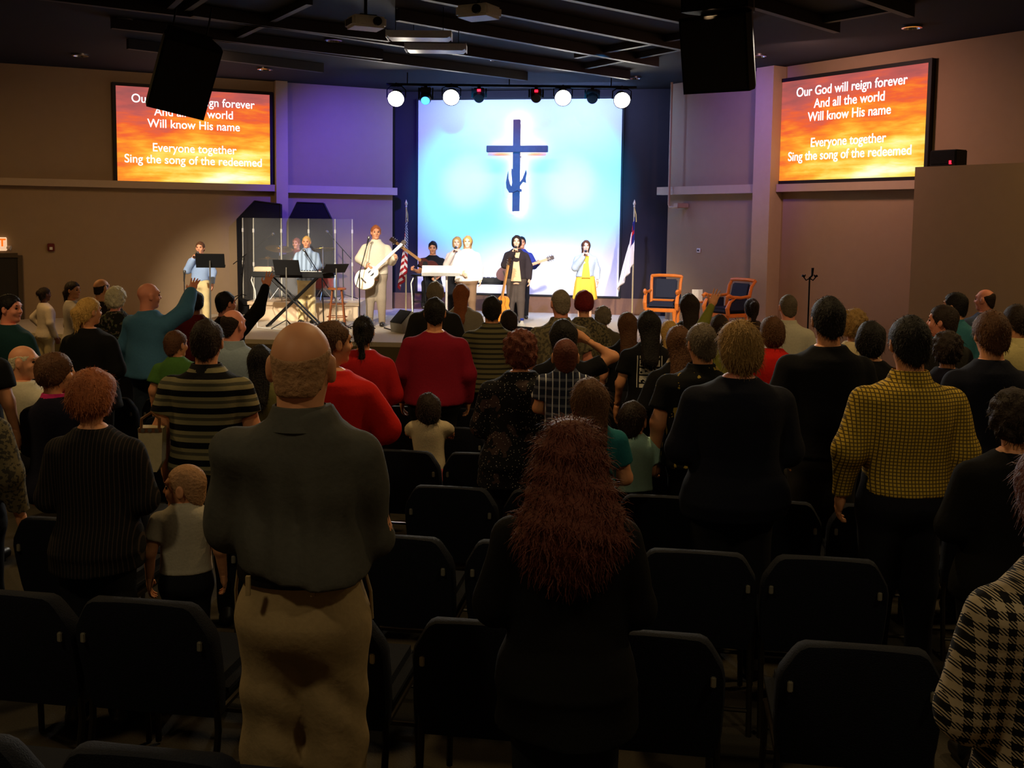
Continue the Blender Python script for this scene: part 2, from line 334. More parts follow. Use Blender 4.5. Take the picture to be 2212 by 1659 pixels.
def par(px, py, label):
    p = P(px, py, pipe_d); T = thing('par_lamp', label, 'stage light', (p.x, pipe_d - .0, p.z), 0, 'par lamps over the stage')
    tilt = Matrix.Rotation(math.radians(24), 4, 'X') @ Matrix.Rotation(math.pi / 2, 4, 'X')
    MB().lathe([(.07, -.24), (.10, -.2), (.115, -.02), (.15, .06), (.158, .06), (.158, .075), (.145, .075), (.145, .058)], 20, tilt).build('can', M_blkm, T)
    MB().lathe([(.001, .072), (.08, .068), (.145, .06), (.001, .055)], 20, tilt).build('lens', M_lens, T)
    MB().tube([(-.17, 0, 0), (-.17, 0, .14), (-.1, 0, zp - p.z - .03), (.1, 0, zp - p.z - .03), (.17, 0, .14), (.17, 0, 0)], .012, 6).build('yoke', M_blkm, T)
    MB().box((0, 0, zp - p.z - .005), (.05, .07, .07), bev=.01).build('clamp', M_blkm, T)
    spot('par_beam', (p.x, pipe_d - .16, p.z - .05), (p.x * 1.1, 8, .9), 520, (1, .9, .72), 62, .8, .1)
for (x, y), l in zip(((856, 211), (975, 208), (1216, 209), (1343, 214)), ('bright white par lamp at the left end of the stage pipe', 'bright white par lamp left of the cross',
        'bright white par lamp just right of the cross', 'bright white par lamp at the right end of the stage pipe')): par(x, y, l)
def mover(px, py, m, label):
    p = P(px, py, pipe_d); T = thing('moving_head_lamp', label, 'stage light', (p.x, pipe_d, p.z), 0, 'moving head lamps over the stage'); h = zp - p.z
    MB().box((0, 0, h - .1), (.2, .2, .1), bev=.015).build('base_box', M_blk, T)
    MB().box((0, 0, h - .02), (.06, .08, .08)).build('clamp', M_blkm, T)
    for s in (-1, 1): MB().box((s * .125, 0, h / 2 - .05), (.03, .07, h), bev=.01).build('yoke_arm', M_blk, T)
    Mt = Matrix.Rotation(math.radians(35), 4, 'X') @ Matrix.Rotation(math.pi / 2, 4, 'X')
    MB().lathe([(.05, -.13), (.095, -.1), (.108, 0), (.1, .09), (.085, .13)], 16, Mt).build('lamp_head', M_blk, T)
    MB().lathe([(.001, .135), (.08, .132), (.001, .128)], 16, Mt).build('lens', m, T)
    return T
for (x, y, m, l) in ((920, 210, M_lensb, 'small moving head lamp with a blue lens at the left'), (1035, 206, M_blk, 'dark moving head lamp with a red light left of the cross'),
                     (1158, 206, M_blk, 'dark moving head lamp with a red light right of the cross'), (1279, 208, M_blk, 'dark moving head lamp without any light')):
    T = mover(x, y, m, l)
    if 'red' in l: MB().box((0, -.115, zp - T.location.z - .1), (.06, .02, .04)).build('status_light', M_led, T)
for i, (x, y) in enumerate(((267, 40), (173, 117), (572, 147), (720, 84), (1073, 126), (1320, 61), (1370, 166), (1637, 118), (1970, 56))):
    p = onz(x, y, CEIL)
    T = thing('recessed_downlight', ['round recessed ceiling downlight above the left screen, nearest of the two', 'round recessed ceiling downlight at the far left', 'round recessed ceiling downlight near the left pilaster',
        'round recessed ceiling downlight beside the white projector', 'round recessed ceiling downlight above the cross', 'largest round ceiling downlight right of the projectors', 'round recessed ceiling downlight at the right end of the stage lamps',
        'round recessed ceiling downlight behind the right hanging loudspeaker', 'round recessed ceiling downlight above the right screen'][i], 'ceiling light', p, 0, 'recessed downlights')
    MB().lathe([(.135, 0), (.135, -.03), (.105, -.035), (.09, .0)], 20).build('trim_ring', M_chrome, T)
    MB().lathe([(.088, -.001), (.001, -.002)], 16).build('reflector', mat('can_inside', (120, 115, 110), .4), T)
def hung(name, label, cat, px, py, d): 
    p = P(px, py, d); return thing(name, label, cat, p), p
for (x, y, d, rz, lab) in ((790, 50, 12.2, .45, 'white projector hanging left of the long panels'), (1034, 27, 11.5, -.5, 'white projector lit blue underneath at the top centre')):
    T, p = hung('ceiling_projector', lab, 'projector', x, y, d); T.rotation_euler.z = rz
    MB().box((0, 0, 0), (.40, .34, .13), bev=.025).build('case', M_white, T)
    MB().tube([(.08, -.17, 0), (.08, -.2, 0)], .05, 14).build('lens', M_blk, T)
    MB().tube([(0, 0, .06), (0, 0, CEIL - p.z)], .02, 8).build('ceiling_pole', M_blkm, T)
    MB().box((0, 0, .075), (.2, .2, .02)).build('mount_plate', M_blkm, T)
    for k in range(5): MB().box((-.202, -.1 + k * .05, 0), (.006, .03, .07)).build('vent', M_blk, T)
for (x, y, d, lab) in ((906, 77, 13.4, 'long pale ceiling fixture, upper of the two side by side'), (942, 104, 14.2, 'long pale ceiling fixture, lower of the two side by side')):
    T, p = hung('strip_fixture', lab, 'ceiling light', x, y, d)
    MB().prism([(-.4, -.02), (-.36, -.05), (.36, -.05), (.4, -.02), (.4, .04), (-.4, .04)], -.15, .15).build('housing', M_white, T)
    for s in (-1, 1):
        MB().box((s * .405, 0, 0), (.012, .3, .09)).build('end_cap', M_white, T)
        MB().tube([(s * .3, 0, .04), (s * .3, 0, CEIL - p.z)], .006, 6).build('hanger_rod', M_blkm, T)
def hung_speaker(label, px, py, d, w, h, yaw, tilt, two=False):
    T, p = hung('hanging_loudspeaker', label, 'loudspeaker', px, py, d); T.rotation_euler = (0, 0 if two else math.radians(11), yaw)
    R = Matrix.Rotation(math.radians(tilt), 4, 'X')
    def cab(z0, z1, M, nm):
        m = MB(); wf, wb, dp = w / 2, w * .33, w * .8
        ring = [(-wf, -dp / 2), (wf, -dp / 2), (wf, -dp * .2), (wb, dp / 2), (-wb, dp / 2), (-wf, -dp * .2)]
        m.add([(x, y, z0) for x, y in ring] + [(x, y, z1) for x, y in ring], [(0, 1, 2, 3, 4, 5), (6, 11, 10, 9, 8, 7)] + [(i, 6 + i, 6 + (i + 1) % 6, (i + 1) % 6) for i in range(6)], M)
        m.build(nm, M_cloth, T, False)
        MB().box((0, -dp / 2 - .012, (z0 + z1) / 2), (w * .94, .02, (z1 - z0) * .94), M, bev=.008).build('grille', M_blk, T)
    cab(-h / 2, h / 2, R, 'cabinet')
    if two: cab(h / 2 + .02, h * 1.3, Matrix.Translation((0, 0, 0)) @ Matrix.Rotation(math.radians(tilt * .3), 4, 'X'), 'cabinet')
    top = h * 1.3 if two else h / 2
    for s in (-1, 1): MB().tube([(s * w * .3, 0, top - .05), (s * w * .3, 0, CEIL - p.z)], .012, 6).build('hanging_chain', M_blkm, T)
    MB().box((0, 0, top + .03), (w * .8, .06, .05)).build('rigging_bar', M_blkm, T)
hung_speaker('large black loudspeaker hanging in front of the left screen', 394, 155, 13.2, .70, .92, .5, 26)
hung_speaker('largest black loudspeaker hanging beside the right screen', 1563, 112, 12.4, .80, .86, -.55, 14, True)
# box loudspeaker on the wall block
sx_, sz_ = hit(MRB, 2029, 341)
T = on_wall('shelf_loudspeaker', 'small black box with a red light standing on the wall block by the right screen', 'loudspeaker', MRB, sx_, .2, bzt)
MB().box((0, 0, .11), (.40, .25, .22), bev=.012).build('cabinet', M_blk, T); MB().box((.12, -.13, .05), (.03, .015, .045)).build('status_light', M_led, T)
MB().box((0, -.128, .12), (.36, .01, .17)).build('grille', M_cloth, T)
# ---------------------------------------------------------------- wooden cross with dove, lit from behind
M_cross = mat('dark_violet_wood', (86, 52, 70), .7, var=.25, scale=12)
M_halo = mat('halo_tube', (255, 240, 240), .4, emis=(255, 238, 235), es=9); M_halo2 = mat('amber_halo_tube', (255, 190, 120), .4, emis=(255, 150, 70), es=5)
MCR = MBK @ Matrix.Translation((0, -.30, 0)); cx, cz1 = hit(MCR, 1117, 258); _, cz0 = hit(MCR, 1117, 457); ax0, az = hit(MCR, 1052, 322); ax1, _ = hit(MCR, 1184, 322)
CR = on_wall('wooden_cross', 'dark wooden cross glowing from behind on the stage panel', 'cross', MCR, cx, 0, cz0); hz = cz1 - cz0
MB().box((0, 0, hz / 2), (.145, .09, hz), bev=.008).build('upright', M_cross, CR)
MB().box(((ax0 + ax1) / 2 - cx, -.03, az - cz0), (ax1 - ax0, .09, .135), bev=.008).build('crossbeam', M_cross, CR)
dv = [(-.19, .50), (-.20, .62), (-.175, .78), (-.155, .86), (-.15, .70), (-.12, .58), (-.085, .53), (-.07, .62), (-.09, .84), (-.085, .92), (-.05, .88), (.08, .90), (.085, .62), (.14, .70), (.21, .89), (.225, .82), (.205, .70),
      (.215, .61), (.15, .63), (.10, .56), (.07, .50), (.13, .47), (.12, .41), (.04, .45), (-.06, .40), (-.13, .40)]
MB().prism([(x * 1.0, z * .95) for x, z in dv], -.085, -.05).build('dove_cutout', M_cross, CR, False)
for x, z, w, h in ((0, hz / 2, .10, hz * .98), (0, hz - .03, .18, .10), (0, .03, .13, .08)): MB().box((x, .12, z), (w, .03, h), bev=.01).build('back_light', M_halo, CR)
for s in (-1, 1): MB().box((s * .32, .12, az - cz0 - .0), (.40, .03, .09), bev=.01).build('back_light', M_halo2, CR)
for s in (-1, 1): MB().tube([(s * .05, .04, hz * .6), (s * .05, .24, hz * .6)], .015, 6).build('stand_off', M_blkm, CR)
# ================================================================ stage furniture
def music_stand(label, px, d, ytop, rz, w=.5, h=.3, tilt=25):
    z = Z_at(px, ytop, d) - h * .45; T = thing('music_stand', label, 'music stand', (X_at(px, d), d, STAGE), rz, 'music stands on the stage'); zz = z - STAGE
    Mt = Matrix.Translation((0, 0, zz)) @ Matrix.Rotation(math.radians(-tilt), 4, 'X')
    MB().box((0, 0, 0), (w, .012, h), Mt, bev=.005).box((0, -.04, -h / 2), (w, .08, .012), Mt).build('desk', M_blk, T)
    MB().tube([(0, .03, .05), (0, .03, zz)], .012, 8).build('pole', mat('stand_steel', (150, 145, 135), .35, metal=.8), T)
    for k in range(3):
        a = 2 * math.pi * k / 3 + .5; MB().tube([(0, .03, .16), (.26 * math.cos(a), .03 + .26 * math.sin(a), .012)], .009, 6).build('leg', M_blkm, T)
    return T
music_stand('black music stand in front of the far left singer', 455, 17.0, 548, 3.3, .46, .25)
music_stand('widest black music stand in front of the keyboard player', 620, 17.7, 561, 3.0, .46, .29)
music_stand('black music stand turned aside beside the bar stool', 725, 17.8, 566, 3.7, .42, .24, 50)
# riser and drum shield
RX0, RX1, RY = X_at(533, 19.1), X_at(770, 19.1), 19.12; RZ = STAGE + .34
M_riser = mat('cream_riser', (214, 190, 160), .7, var=.05)
T = thing('drum_riser', 'cream riser platform carrying the drum kit', 'platform', (0, 0, STAGE))
n = 20; arc = [(RX0 + (RX1 - RX0) * k / n, RY + .16 * math.cos(math.pi * k / n) ** 2 * 1) for k in range(n + 1)]
base = arc + [(RX1, 20.5), (-3.9, 20.5), (RX0, 20.22)]
slab(base, 0, .28).build('body', M_riser, T, False)
ins = [(x * 1 + (.03 if x > -3.8 else -.03), y - (.03 if y < 20 else 0)) for x, y in base]; slab(ins, .28, .34).build('rim', M_riser, T, False)
M_acr = mat('clear_acrylic', (225, 232, 240), .05, alpha=.045, spec=.8, var=.02)
pts = [(548, 19.25), (608, 19.4), (667, 19.25), (724, 19.4), (761, 19.7)]
T = thing('drum_shield', 'clear acrylic drum shield of folding panels around the drum kit', 'screen', (0, 0, RZ))
zt_ = Z_at(640, 472, 19.3) - RZ; loc = [Vector((X_at(px, d, 560), d, 0)) for px, d in pts]; loc = [Vector((X_at(525, 19.95, 560), 19.95, 0))] + loc
for a, b in zip(loc[:-1], loc[1:]):
    M = frame_on(a, b); L_ = (b - a).length; MB().box((L_ / 2, 0, zt_ / 2), (L_ - .02, .01, zt_), M).build('panel', M_acr, T, False)
for p in loc:
    MB().tube([p, p + Vector((0, 0, zt_))], .011, 6).build('hinge_post', mat('hinge_plastic', (190, 190, 180), .4), T)
    for q in (.85, .45): MB().box(p + Vector((0, 0, zt_ * q)), (.03, .03, .07)).build('hinge', M_white, T)
# black baffles behind the drums
def baffle(label, pl, d):
    q = [P(x, y, d) for x, y in pl]; c = sum((v.x for v in q)) / len(q); z0 = min(v.z for v in q)
    T = thing('acoustic_baffle', label, 'baffle', (c, d, z0)); MB().prism([(v.x - c, v.z - z0) for v in q], 0, .14).build('panel', M_cloth, T, False)
    T.location.z = STAGE; top = MB()
    for a, b in zip(q[:-1], q[1:]):
        if max(a.z, b.z) > 2.0: top.tube([(a.x - c, -.005, a.z - z0), (b.x - c, -.005, b.z - z0)], .012, 6)
    top.build('edge_piping', M_blk, T); return T
def sl(px, d): return (px, 478 + 0.0 + (CZ - STAGE) * FPX / d - (1106 - px) * .0125)
baffle('tall black fabric baffle with sloping top, left one behind the drums', [sl(516, 20.3), (512, 474), (550, 434), (606, 441), sl(608, 20.3)], 20.3)
baffle('tall black fabric baffle with sloping top, right one behind the drums', [sl(624, 20.6), (626, 470), (642, 437), (699, 439), (716, 474), sl(724, 20.6)], 20.6)
# drum kit
T = thing('drum_kit', 'red drum kit with gold cymbals behind the clear shield', 'drum kit', (X_at(648, 19.9), 19.75, RZ))
M_head = mat('drum_head', (225, 222, 215), .5); M_cym = mat('cymbal_bronze', (190, 150, 60), .25, metal=.9)
def drum(x, y, z, r, h, tilt=0, name='tom', axis=0):
    Mx = Matrix.Translation((x, y, z)) @ Matrix.Rotation(math.radians(tilt), 4, 'X')
    o = MB().lathe([(r, -h / 2), (r * 1.005, 0), (r, h / 2)], 24, Mx).build(name, M_red, T)
    for s in (-1, 1):
        MB().lathe([(r * 1.04, s * h / 2 - .015), (r * 1.04, s * h / 2 + .015), (r * .98, s * h / 2 + .015)], 24, Mx).build('hoop', M_chrome, o)
        MB().lathe([(r * .99, s * (h / 2 + .008)), (.001, s * (h / 2 + .01))], 24, Mx).build('drum_head', M_head, o)
drum(0, -.12, .29, .28, .40, 90, 'kick_drum'); drum(-.2, -.05, .70, .15, .22, 18); drum(.18, -.05, .70, .16, .23, 18); drum(.46, .2, .40, .20, .38, 0, 'floor_tom'); drum(-.42, .18, .52, .18, .14, 6, 'snare_drum')
for x, y, z, r, t in ((-.36, .02, .98, .26, 12), (.46, .0, .97, .24, -10), (-.62, .2, .78, .18, 0)):
    Mx = Matrix.Translation((x, y, z)) @ Matrix.Rotation(math.radians(t), 4, 'X') @ Matrix.Rotation(math.radians(t * .6), 4, 'Y')
    c = MB().lathe([(.012, .03), (.05, .022), (.06, .008), (r, -.012), (r, -.015), (.05, .004), (.012, .01)], 28, Mx).build('cymbal', M_cym, T)
    MB().tube([(x, y, .02), (x, y, z + .05)], .012, 8).build('cymbal_stand', M_chrome, T)
    for k in range(3):
        a = k * 2.09 + x; MB().tube([(x, y, .25), (x + .2 * math.cos(a), y + .2 * math.sin(a), .01)], .009, 6).build('stand_leg', M_chrome, T)
def mic(parent, tip, dirn, name='microphone'):
    tip, dirn = Vector(tip), Vector(dirn).normalized()
    o = MB().tube([tip - dirn * .16, tip - dirn * .03], [.011, .016], 10).build(name, M_blk, parent)
    MB().tube([tip - dirn * .03, tip - dirn * .015, tip + dirn * .01, tip + dirn * .025], [.018, .026, .026, .012], 12).build('mic_grille', mat('mic_mesh', (120, 120, 120), .35, metal=.8), o); return o
def boom_stand(label, base, pivot, tip, zb=STAGE):
    T = thing('microphone_stand', label, 'microphone stand', (base[0], base[1], zb), 0, 'microphone stands'); L0 = Vector((base[0], base[1], zb))
    pv, tp = Vector(pivot) - L0, Vector(tip) - L0
    MB().tube([(0, 0, .02), (pv.x, pv.y, pv.z)], .010, 8).build('pole', M_blkm, T)
    dr = (tp - pv).normalized(); MB().tube([pv - dr * .25, tp - dr * .1], .008, 8).build('boom', M_blkm, T)
    for k in range(3):
        a = k * 2.09 + .4; MB().tube([(0, 0, .1), (.28 * math.cos(a), .28 * math.sin(a), .012)], .009, 6).build('leg', M_blkm, T)
    mic(T, tp, dr)
q = P(590, 505, 19.8); boom_stand('overhead drum microphone stand, left one', (q.x - .6, 19.75), (q.x - .55, 19.75, 1.75), q, RZ)
q = P(706, 500, 20.0); boom_stand('overhead drum microphone stand, right one', (q.x + .32, 20.0), (q.x + .3, 20.0, 1.9), q, RZ)
q = P(657, 540, 18.42); boom_stand('boom microphone stand at the keyboard player', (q.x + .42, 18.0), (q.x + .38, 18.05, 1.45), q)
q = P(797, 513, 18.05); boom_stand('boom microphone stand at the standing guitarist', (q.x - .12, 17.75), (q.x - .12, 17.75, 1.55), q)
# keyboard on X stand
T = thing('stage_keyboard', 'electric keyboard on a black X stand before the drums', 'keyboard', (X_at(636, 18.15), 18.15, STAGE)); kz = Z_at(636, 593, 18.15) - STAGE; kw = (X_at(724, 18.15) - X_at(548, 18.15)) / 2
MB().box((0, 0, kz), (kw * 2, .32, .10), bev=.015).build('case', M_blk, T)
MB().box((0, .09, kz + .055), (kw * 1.9, .13, .012)).build('key_bed', M_white, T)
for k in range(28): MB().box((-kw * .9 + k * kw * 1.8 / 27, .07, kz + .068), (.018, .08, .014)).build('black_key', M_blk, T)
for s in (-1, 1):
    MB().tube([(s * .45, -.12, .02), (-s * .4, -.12, kz - .05)], .018, 8).tube([(s * .45, .12, .02), (-s * .4, .12, kz - .05)], .018, 8).build('stand_strut', M_blkm, T)
    MB().tube([(s * .45, -.17, .02), (s * .45, .17, .02)], .018, 8).build('stand_foot', M_blkm, T)
MB().box((-.52, -.02, kz + .09), (.3, .2, .08), bev=.01).build('sound_module', mat('beige_case', (200, 180, 150), .5), T)
# stools, bottle, wedges
def stool(label, px, d, ytop, m, n=4, r=.16):
    z = Z_at(px, ytop, d) - STAGE; T = thing('bar_stool', label, 'stool', (X_at(px, d), d, STAGE), .3)
    MB().lathe([(.001, z), (r * .9, z), (r, z - .015), (r, z - .035), (.001, z - .045)], 20).build('seat', m, T)
    for k in range(n):
        a = k * 2 * math.pi / n + .6; MB().tube([(.11 * math.cos(a), .11 * math.sin(a), z - .04), (.2 * math.cos(a), .2 * math.sin(a), .0)], .016, 8).build('leg', m, T)
    for zz, rr in ((.2, .175), (.42, .145)): MB().tube([(rr * math.cos(t * math.pi / 6), rr * math.sin(t * math.pi / 6), zz) for t in range(13)], .008, 6).build('foot_ring', m, T)
    return T, z
M_wood = mat('brown_wood', (140, 76, 34), .45, var=.25, scale=14, spec=.5)
T, z = stool('brown wooden bar stool with a water bottle on it', 728, 17.95, 621, M_wood)
b = MB().lathe([(.001, 0), (.032, .002), (.034, .12), (.03, .15), (.014, .18), (.014, .2), (.001, .2)], 14).build('water_bottle', mat('blue_plastic_bottle', (150, 180, 230), .1, alpha=.6, spec=.7), None)
tag(b, 'small clear water bottle standing on the wooden bar stool', 'bottle'); b.location = T.location + Vector((-.02, -.04, z))
MB().lathe([(.015, .195), (.015, .215), (.001, .216)], 12).build('bottle_cap', M_white, b)
stool('dark bar stool with metal legs near the striped flag', 906, 18.7, 592, M_blkm)
def wedge(label, px, d, w, h, rz, m):
    T = thing('floor_monitor', label, 'monitor speaker', (X_at(px, d), d, STAGE), rz)
    Mx = Matrix.Rotation(math.pi / 2, 4, 'Z'); pr = [(-.2, 0), (.2, 0), (.22, h * .45), (.02, h), (-.2, h * .72)]
    MB().prism(pr, -w / 2, w / 2, Mx).build('cabinet', m, T, False)
    MB().prism([(.225, h * .46), (.03, h * 1.005), (.036, h * 1.03), (.235, h * .48)], -w * .45, w * .45, Mx).build('grille', M_cloth, T, False)
    MB().box((0, -.202, h * .35), (.12, .01, .05)).build('handle', M_blk, T)
wedge('grey stage monitor wedge near the flag', 880, 17.45, .40, .36, 2.2, mat('grey_speaker', (120, 116, 104), .7))
wedge('small black stage monitor beside the water jug', 1136, 16.6, .3, .2, 2.6, M_blk)
T = thing('equipment_box', 'dark equipment box at the stage edge by the bald man', 'box', (X_at(730, 16.5), 16.5, STAGE)); MB().box((0, 0, .12), (.2, .25, .24), bev=.01).build('case', M_blk, T); MB().box((0, -.13, .15), (.1, .02, .03)).build('handle', M_blkm, T)
T = thing('water_jug', 'white plastic jug on the stage floor by the black blazer singer', 'jug', loc_at(1128, 17.0, STAGE)); MB().lathe([(.001, 0), (.07, .002), (.072, .17), (.04, .22), (.025, .24), (.025, .27), (.001, .27)], 14).build('body', M_white, T); MB().lathe([(.03, .265), (.03, .3), (.001, .3)], 10).build('cap', mat('blue_cap', (40, 60, 160), .5), T)
# flags
def flag_mat(us):
    m = bpy.data.materials.new('striped_flag_cloth' if us else 'white_flag_cloth'); m.use_nodes = True; N, L = m.node_tree.nodes, m.node_tree.links; b = N['Principled BSDF']; b.inputs['Roughness'].default_value = .8
    uv = N.new('ShaderNodeUVMap'); sp = N.new('ShaderNodeSeparateXYZ'); L.new(uv.outputs[0], sp.inputs[0])
    def mth(op, a, c):
        n = N.new('ShaderNodeMath'); n.operation = op
        for i, v in enumerate((a, c)):
            if isinstance(v, (int, float)): n.inputs[i].default_value = v
            else: L.new(v, n.inputs[i])
        return n.outputs[0]
    def mix(f, a, c):
        n = N.new('ShaderNodeMix'); n.data_type = 'RGBA'; L.new(f, n.inputs[0])
        for i, v in ((6, a), (7, c)):
            if isinstance(v, tuple): n.inputs[i].default_value = v
            else: L.new(v, n.inputs[i])
        return n.outputs[2]
    u, v = sp.outputs[0], sp.outputs[1]        # u along the hoist (0 top), v along the fly
    if us:
        st = mth('GREATER_THAN', mth('FRACT', mth('MULTIPLY', u, 6.5), 0), .5); base = mix(st, RGB(170, 20, 34), RGB(235, 232, 235))
        can = mth('MULTIPLY', mth('LESS_THAN', u, .54), mth('LESS_THAN', v, .42))
        su = mth('ABSOLUTE', mth('SUBTRACT', mth('FRACT', mth('MULTIPLY', u, 16), 0), .5), 0); sv = mth('ABSOLUTE', mth('SUBTRACT', mth('FRACT', mth('MULTIPLY', v, 22), 0), .5), 0)
        star = mth('LESS_THAN', mth('ADD', su, sv), .33); L.new(mix(can, base, mix(star, RGB(20, 28, 96), RGB(240, 240, 245))), b.inputs['Base Color'])
    else:
        can = mth('MULTIPLY', mth('LESS_THAN', u, .5), mth('LESS_THAN', v, .42))
        c1 = mth('MULTIPLY', mth('LESS_THAN', mth('ABSOLUTE', mth('SUBTRACT', u, .25), 0), .045), mth('LESS_THAN', mth('ABSOLUTE', mth('SUBTRACT', v, .2), 0), .15))
        c2 = mth('MULTIPLY', mth('LESS_THAN', mth('ABSOLUTE', mth('SUBTRACT', v, .24), 0), .04), mth('LESS_THAN', mth('ABSOLUTE', mth('SUBTRACT', u, .25), 0), .2))
        L.new(mix(can, RGB(238, 236, 240), mix(mth('MAXIMUM', c1, c2), RGB(24, 30, 110), RGB(190, 20, 30))), b.inputs['Base Color'])
    return m
def flag(label, px, d, ytop, ybot, us, lean):
    zt, zb = Z_at(px, ytop, d), Z_at(px, ybot, d); T = thing('flag_on_pole', label, 'flag', (X_at(px, d, 600), d, STAGE)); ht = Z_at(px, 440, d) - STAGE
    MB().lathe([(.001, .06), (.04, .055), (.16, .03), (.17, 0), (.001, 0)], 20).build('base', M_brass, T)
    MB().tube([(0, 0, .03), (0, 0, ht - .05)], .014, 8).build('pole', mat('flag_pole', (196, 180, 140), .4, metal=.3), T)
    MB().lathe([(.001, ht + .08), (.012, ht + .05), (.028, ht), (.012, ht - .04), (.02, ht - .06), (.001, ht - .06)], 12).build('finial', mat('gilt_finial', (230, 220, 190), .3, metal=.6), T)
    nu, nv = 24, 34; vs = []; uv = []; H = zt - zb
    for i in range(nu + 1):
        for j in range(nv + 1):
            u, v = i / nu, j / nv        # v along the fly: the free corner hangs down from the pole
            fold = math.sin(v * 19 + u * 1.5) * (.035 + .05 * v * (.3 + .7 * u)); r = .012 + v * (.05 + .25 * u ** .8)
            z = zt - STAGE - u * H * .62 - v * H * (.38 if u > .02 else .38); ang = lean + v * .8 + u * .3
            x = math.cos(ang) * r + fold * .55; y = -.03 - abs(math.sin(ang)) * r * .35 + fold * .75
            vs.append((x, y, z)); uv.append((u, v))
    fs = [(i * (nv + 1) + j, i * (nv + 1) + j + 1, (i + 1) * (nv + 1) + j + 1, (i + 1) * (nv + 1) + j) for i in range(nu) for j in range(nv)]
    me = bpy.data.meshes.new('cloth'); me.from_pydata(vs, [], fs); ul = me.uv_layers.new()
    for lp in me.loops: ul.data[lp.index].uv = uv[lp.vertex_index]
    me.materials.append(flag_mat(us)); me.shade_smooth(); o = bpy.data.objects.new('cloth', me); COL.objects.link(o); o.parent = T
    sm = o.modifiers.new('thick', 'SOLIDIFY'); sm.thickness = .004
    MB().tube([(0, -.01, ht - .08), (.03, -.03, ht - .2), (.035, -.04, ht - .34)], .008, 6).build('tassel_cord', mat('gold_cord', (210, 190, 110), .6), T)
flag('red, white and blue striped flag on a pole behind the guitarist', 877, 19.9, 470, 628, True, 1.0)
flag('white flag with a blue corner and red cross on a pole right of the panel', 1367, 19.6, 468, 632, False, 1.9)
# lectern
T = thing('acrylic_lectern', 'white slanted lectern desk before the woman in white', 'lectern', (X_at(952, 18.1), 18.1, STAGE), 0.05); lz = Z_at(955, 585, 18.1) - STAGE
Mt = Matrix.Translation((0, 0, lz)) @ Matrix.Rotation(math.radians(-62), 4, 'X')
MB().box((0, 0, 0), (.66, .015, .34), Mt, bev=.004).build('desk', mat('white_acrylic', (240, 238, 240), .3), T)
MB().box((0, -.03, -.17), (.66, .06, .015), Mt).build('book_stop', M_white, T)
MB().tube([(-.1, .0, .03), (-.1, 0, lz - .02)], .02, 8).tube([(.1, .0, .03), (.1, 0, lz - .02)], .02, 8).build('post', M_white, T); MB().box((0, 0, .015), (.5, .4, .03), bev=.006).build('base', M_white, T)
o = MB().box((.05, -.016, .02), (.42, .004, .24), Mt).build('song_sheet', mat('paper', (245, 240, 235), .8), None); tag(o, 'sheets of paper lying on the white lectern desk', 'paper'); o.location = T.location
# table with mixer behind
T = thing('folding_table', 'small black table behind the singers', 'table', loc_at(1068, 20.5, STAGE)); tz = Z_at(1068, 612, 20.5) - STAGE
MB().box((0, 0, tz), (.9, .4, .03)).build('table_top', M_blk, T)
for s in (-1, 1):
    for t in (-1, 1): MB().tube([(s * .42, t * .17, 0), (s * .42, t * .17, tz)], .014, 6).build('leg', M_blkm, T)
o = thing('mixer_box', 'dark mixer box standing on the small black table', 'mixer', T.location + Vector((.05, 0, tz + .015))); MB().box((0, 0, .05), (.6, .28, .1), bev=.01).build('case', M_blk, o)
for k in range(6): MB().lathe([(.012, .1), (.012, .118), (.001, .12)], 8, Matrix.Translation((-.22 + .09 * k, -.04, 0))).build('knob', M_white, o)
# guitars
def guitar(label, M, m_body, kind='acoustic', stand=False, L=.98):
    """local: neck along +x from the bridge, face toward -y"""
    T = thing('acoustic_guitar' if kind == 'acoustic' else 'electric_guitar', label, 'guitar'); T.matrix_world = M
    out = []; n = 40
    for k in range(n):
        t = 2 * math.pi * k / n; x = -.02 + .235 * math.cos(t); w = .185 if kind == 'acoustic' else .15
        z = w * math.sin(t) * (1 - .28 * math.exp(-((x - .06) / .07) ** 2)) * (1.0 if x < .05 else .84); out.append((x, z))
    th = .1 if kind == 'acoustic' else .045
    b = MB().prism(out, -th / 2, th / 2).build('body', m_body, T, False)
    MB().prism([(x * 1.01, z * 1.01) for x, z in out], -th / 2 + .003, -th / 2 + .012).build('binding', mat('guitar_binding', (50, 30, 20), .5), b, False)
    MB().lathe([(.05, 0), (.05, .002), (.001, .002)], 20, Matrix.Translation((.08, -th / 2 - .006, 0)) @ Matrix.Rotation(math.pi / 2, 4, 'X')).build('sound_hole', M_blk, b)
    MB().box((-.1, -th / 2 - .01, 0), (.025, .014, .12)).build('bridge', mat('rosewood', (52, 30, 20), .5), b)
    nk = MB().box((.47, -th / 2 + .004, 0), (.58, .028, .052), bev=.006).build('neck', mat('guitar_neck', (190, 140, 80) if kind == 'acoustic' else (60, 36, 24), .5), T)
    hd = MB().box((.82, -th / 2 + .012, 0), (.15, .018, .075), bev=.005).build('headstock', mat('rosewood', (52, 30, 20), .5), T)
    for s in (-1, 1):
        for k in range(3): MB().tube([(.78 + .04 * k, -th / 2 + .012, s * .036), (.78 + .04 * k, -th / 2 + .012, s * .062)], .008, 6).build('tuning_peg', M_chrome, hd)
    for k in range(6): MB().box((.36, -th / 2 - .014, -.02 + k * .008), (.92, .0016, .0016)).build('string', M_chrome, nk)
    return T
def place_x(origin, tip, face):
    o, t = Vector(origin), Vector(tip); x = (t - o).normalized(); y = -Vector(face); y = (y - x * y.dot(x)).normalized(); z = x.cross(y)
    return Matrix(((x.x, y.x, z.x, o.x), (x.y, y.y, z.y, o.y), (x.z, y.z, z.z, o.z), (0, 0, 0, 1)))
g0, g1 = P(795, 598, 18.05), P(851, 545, 18.15)
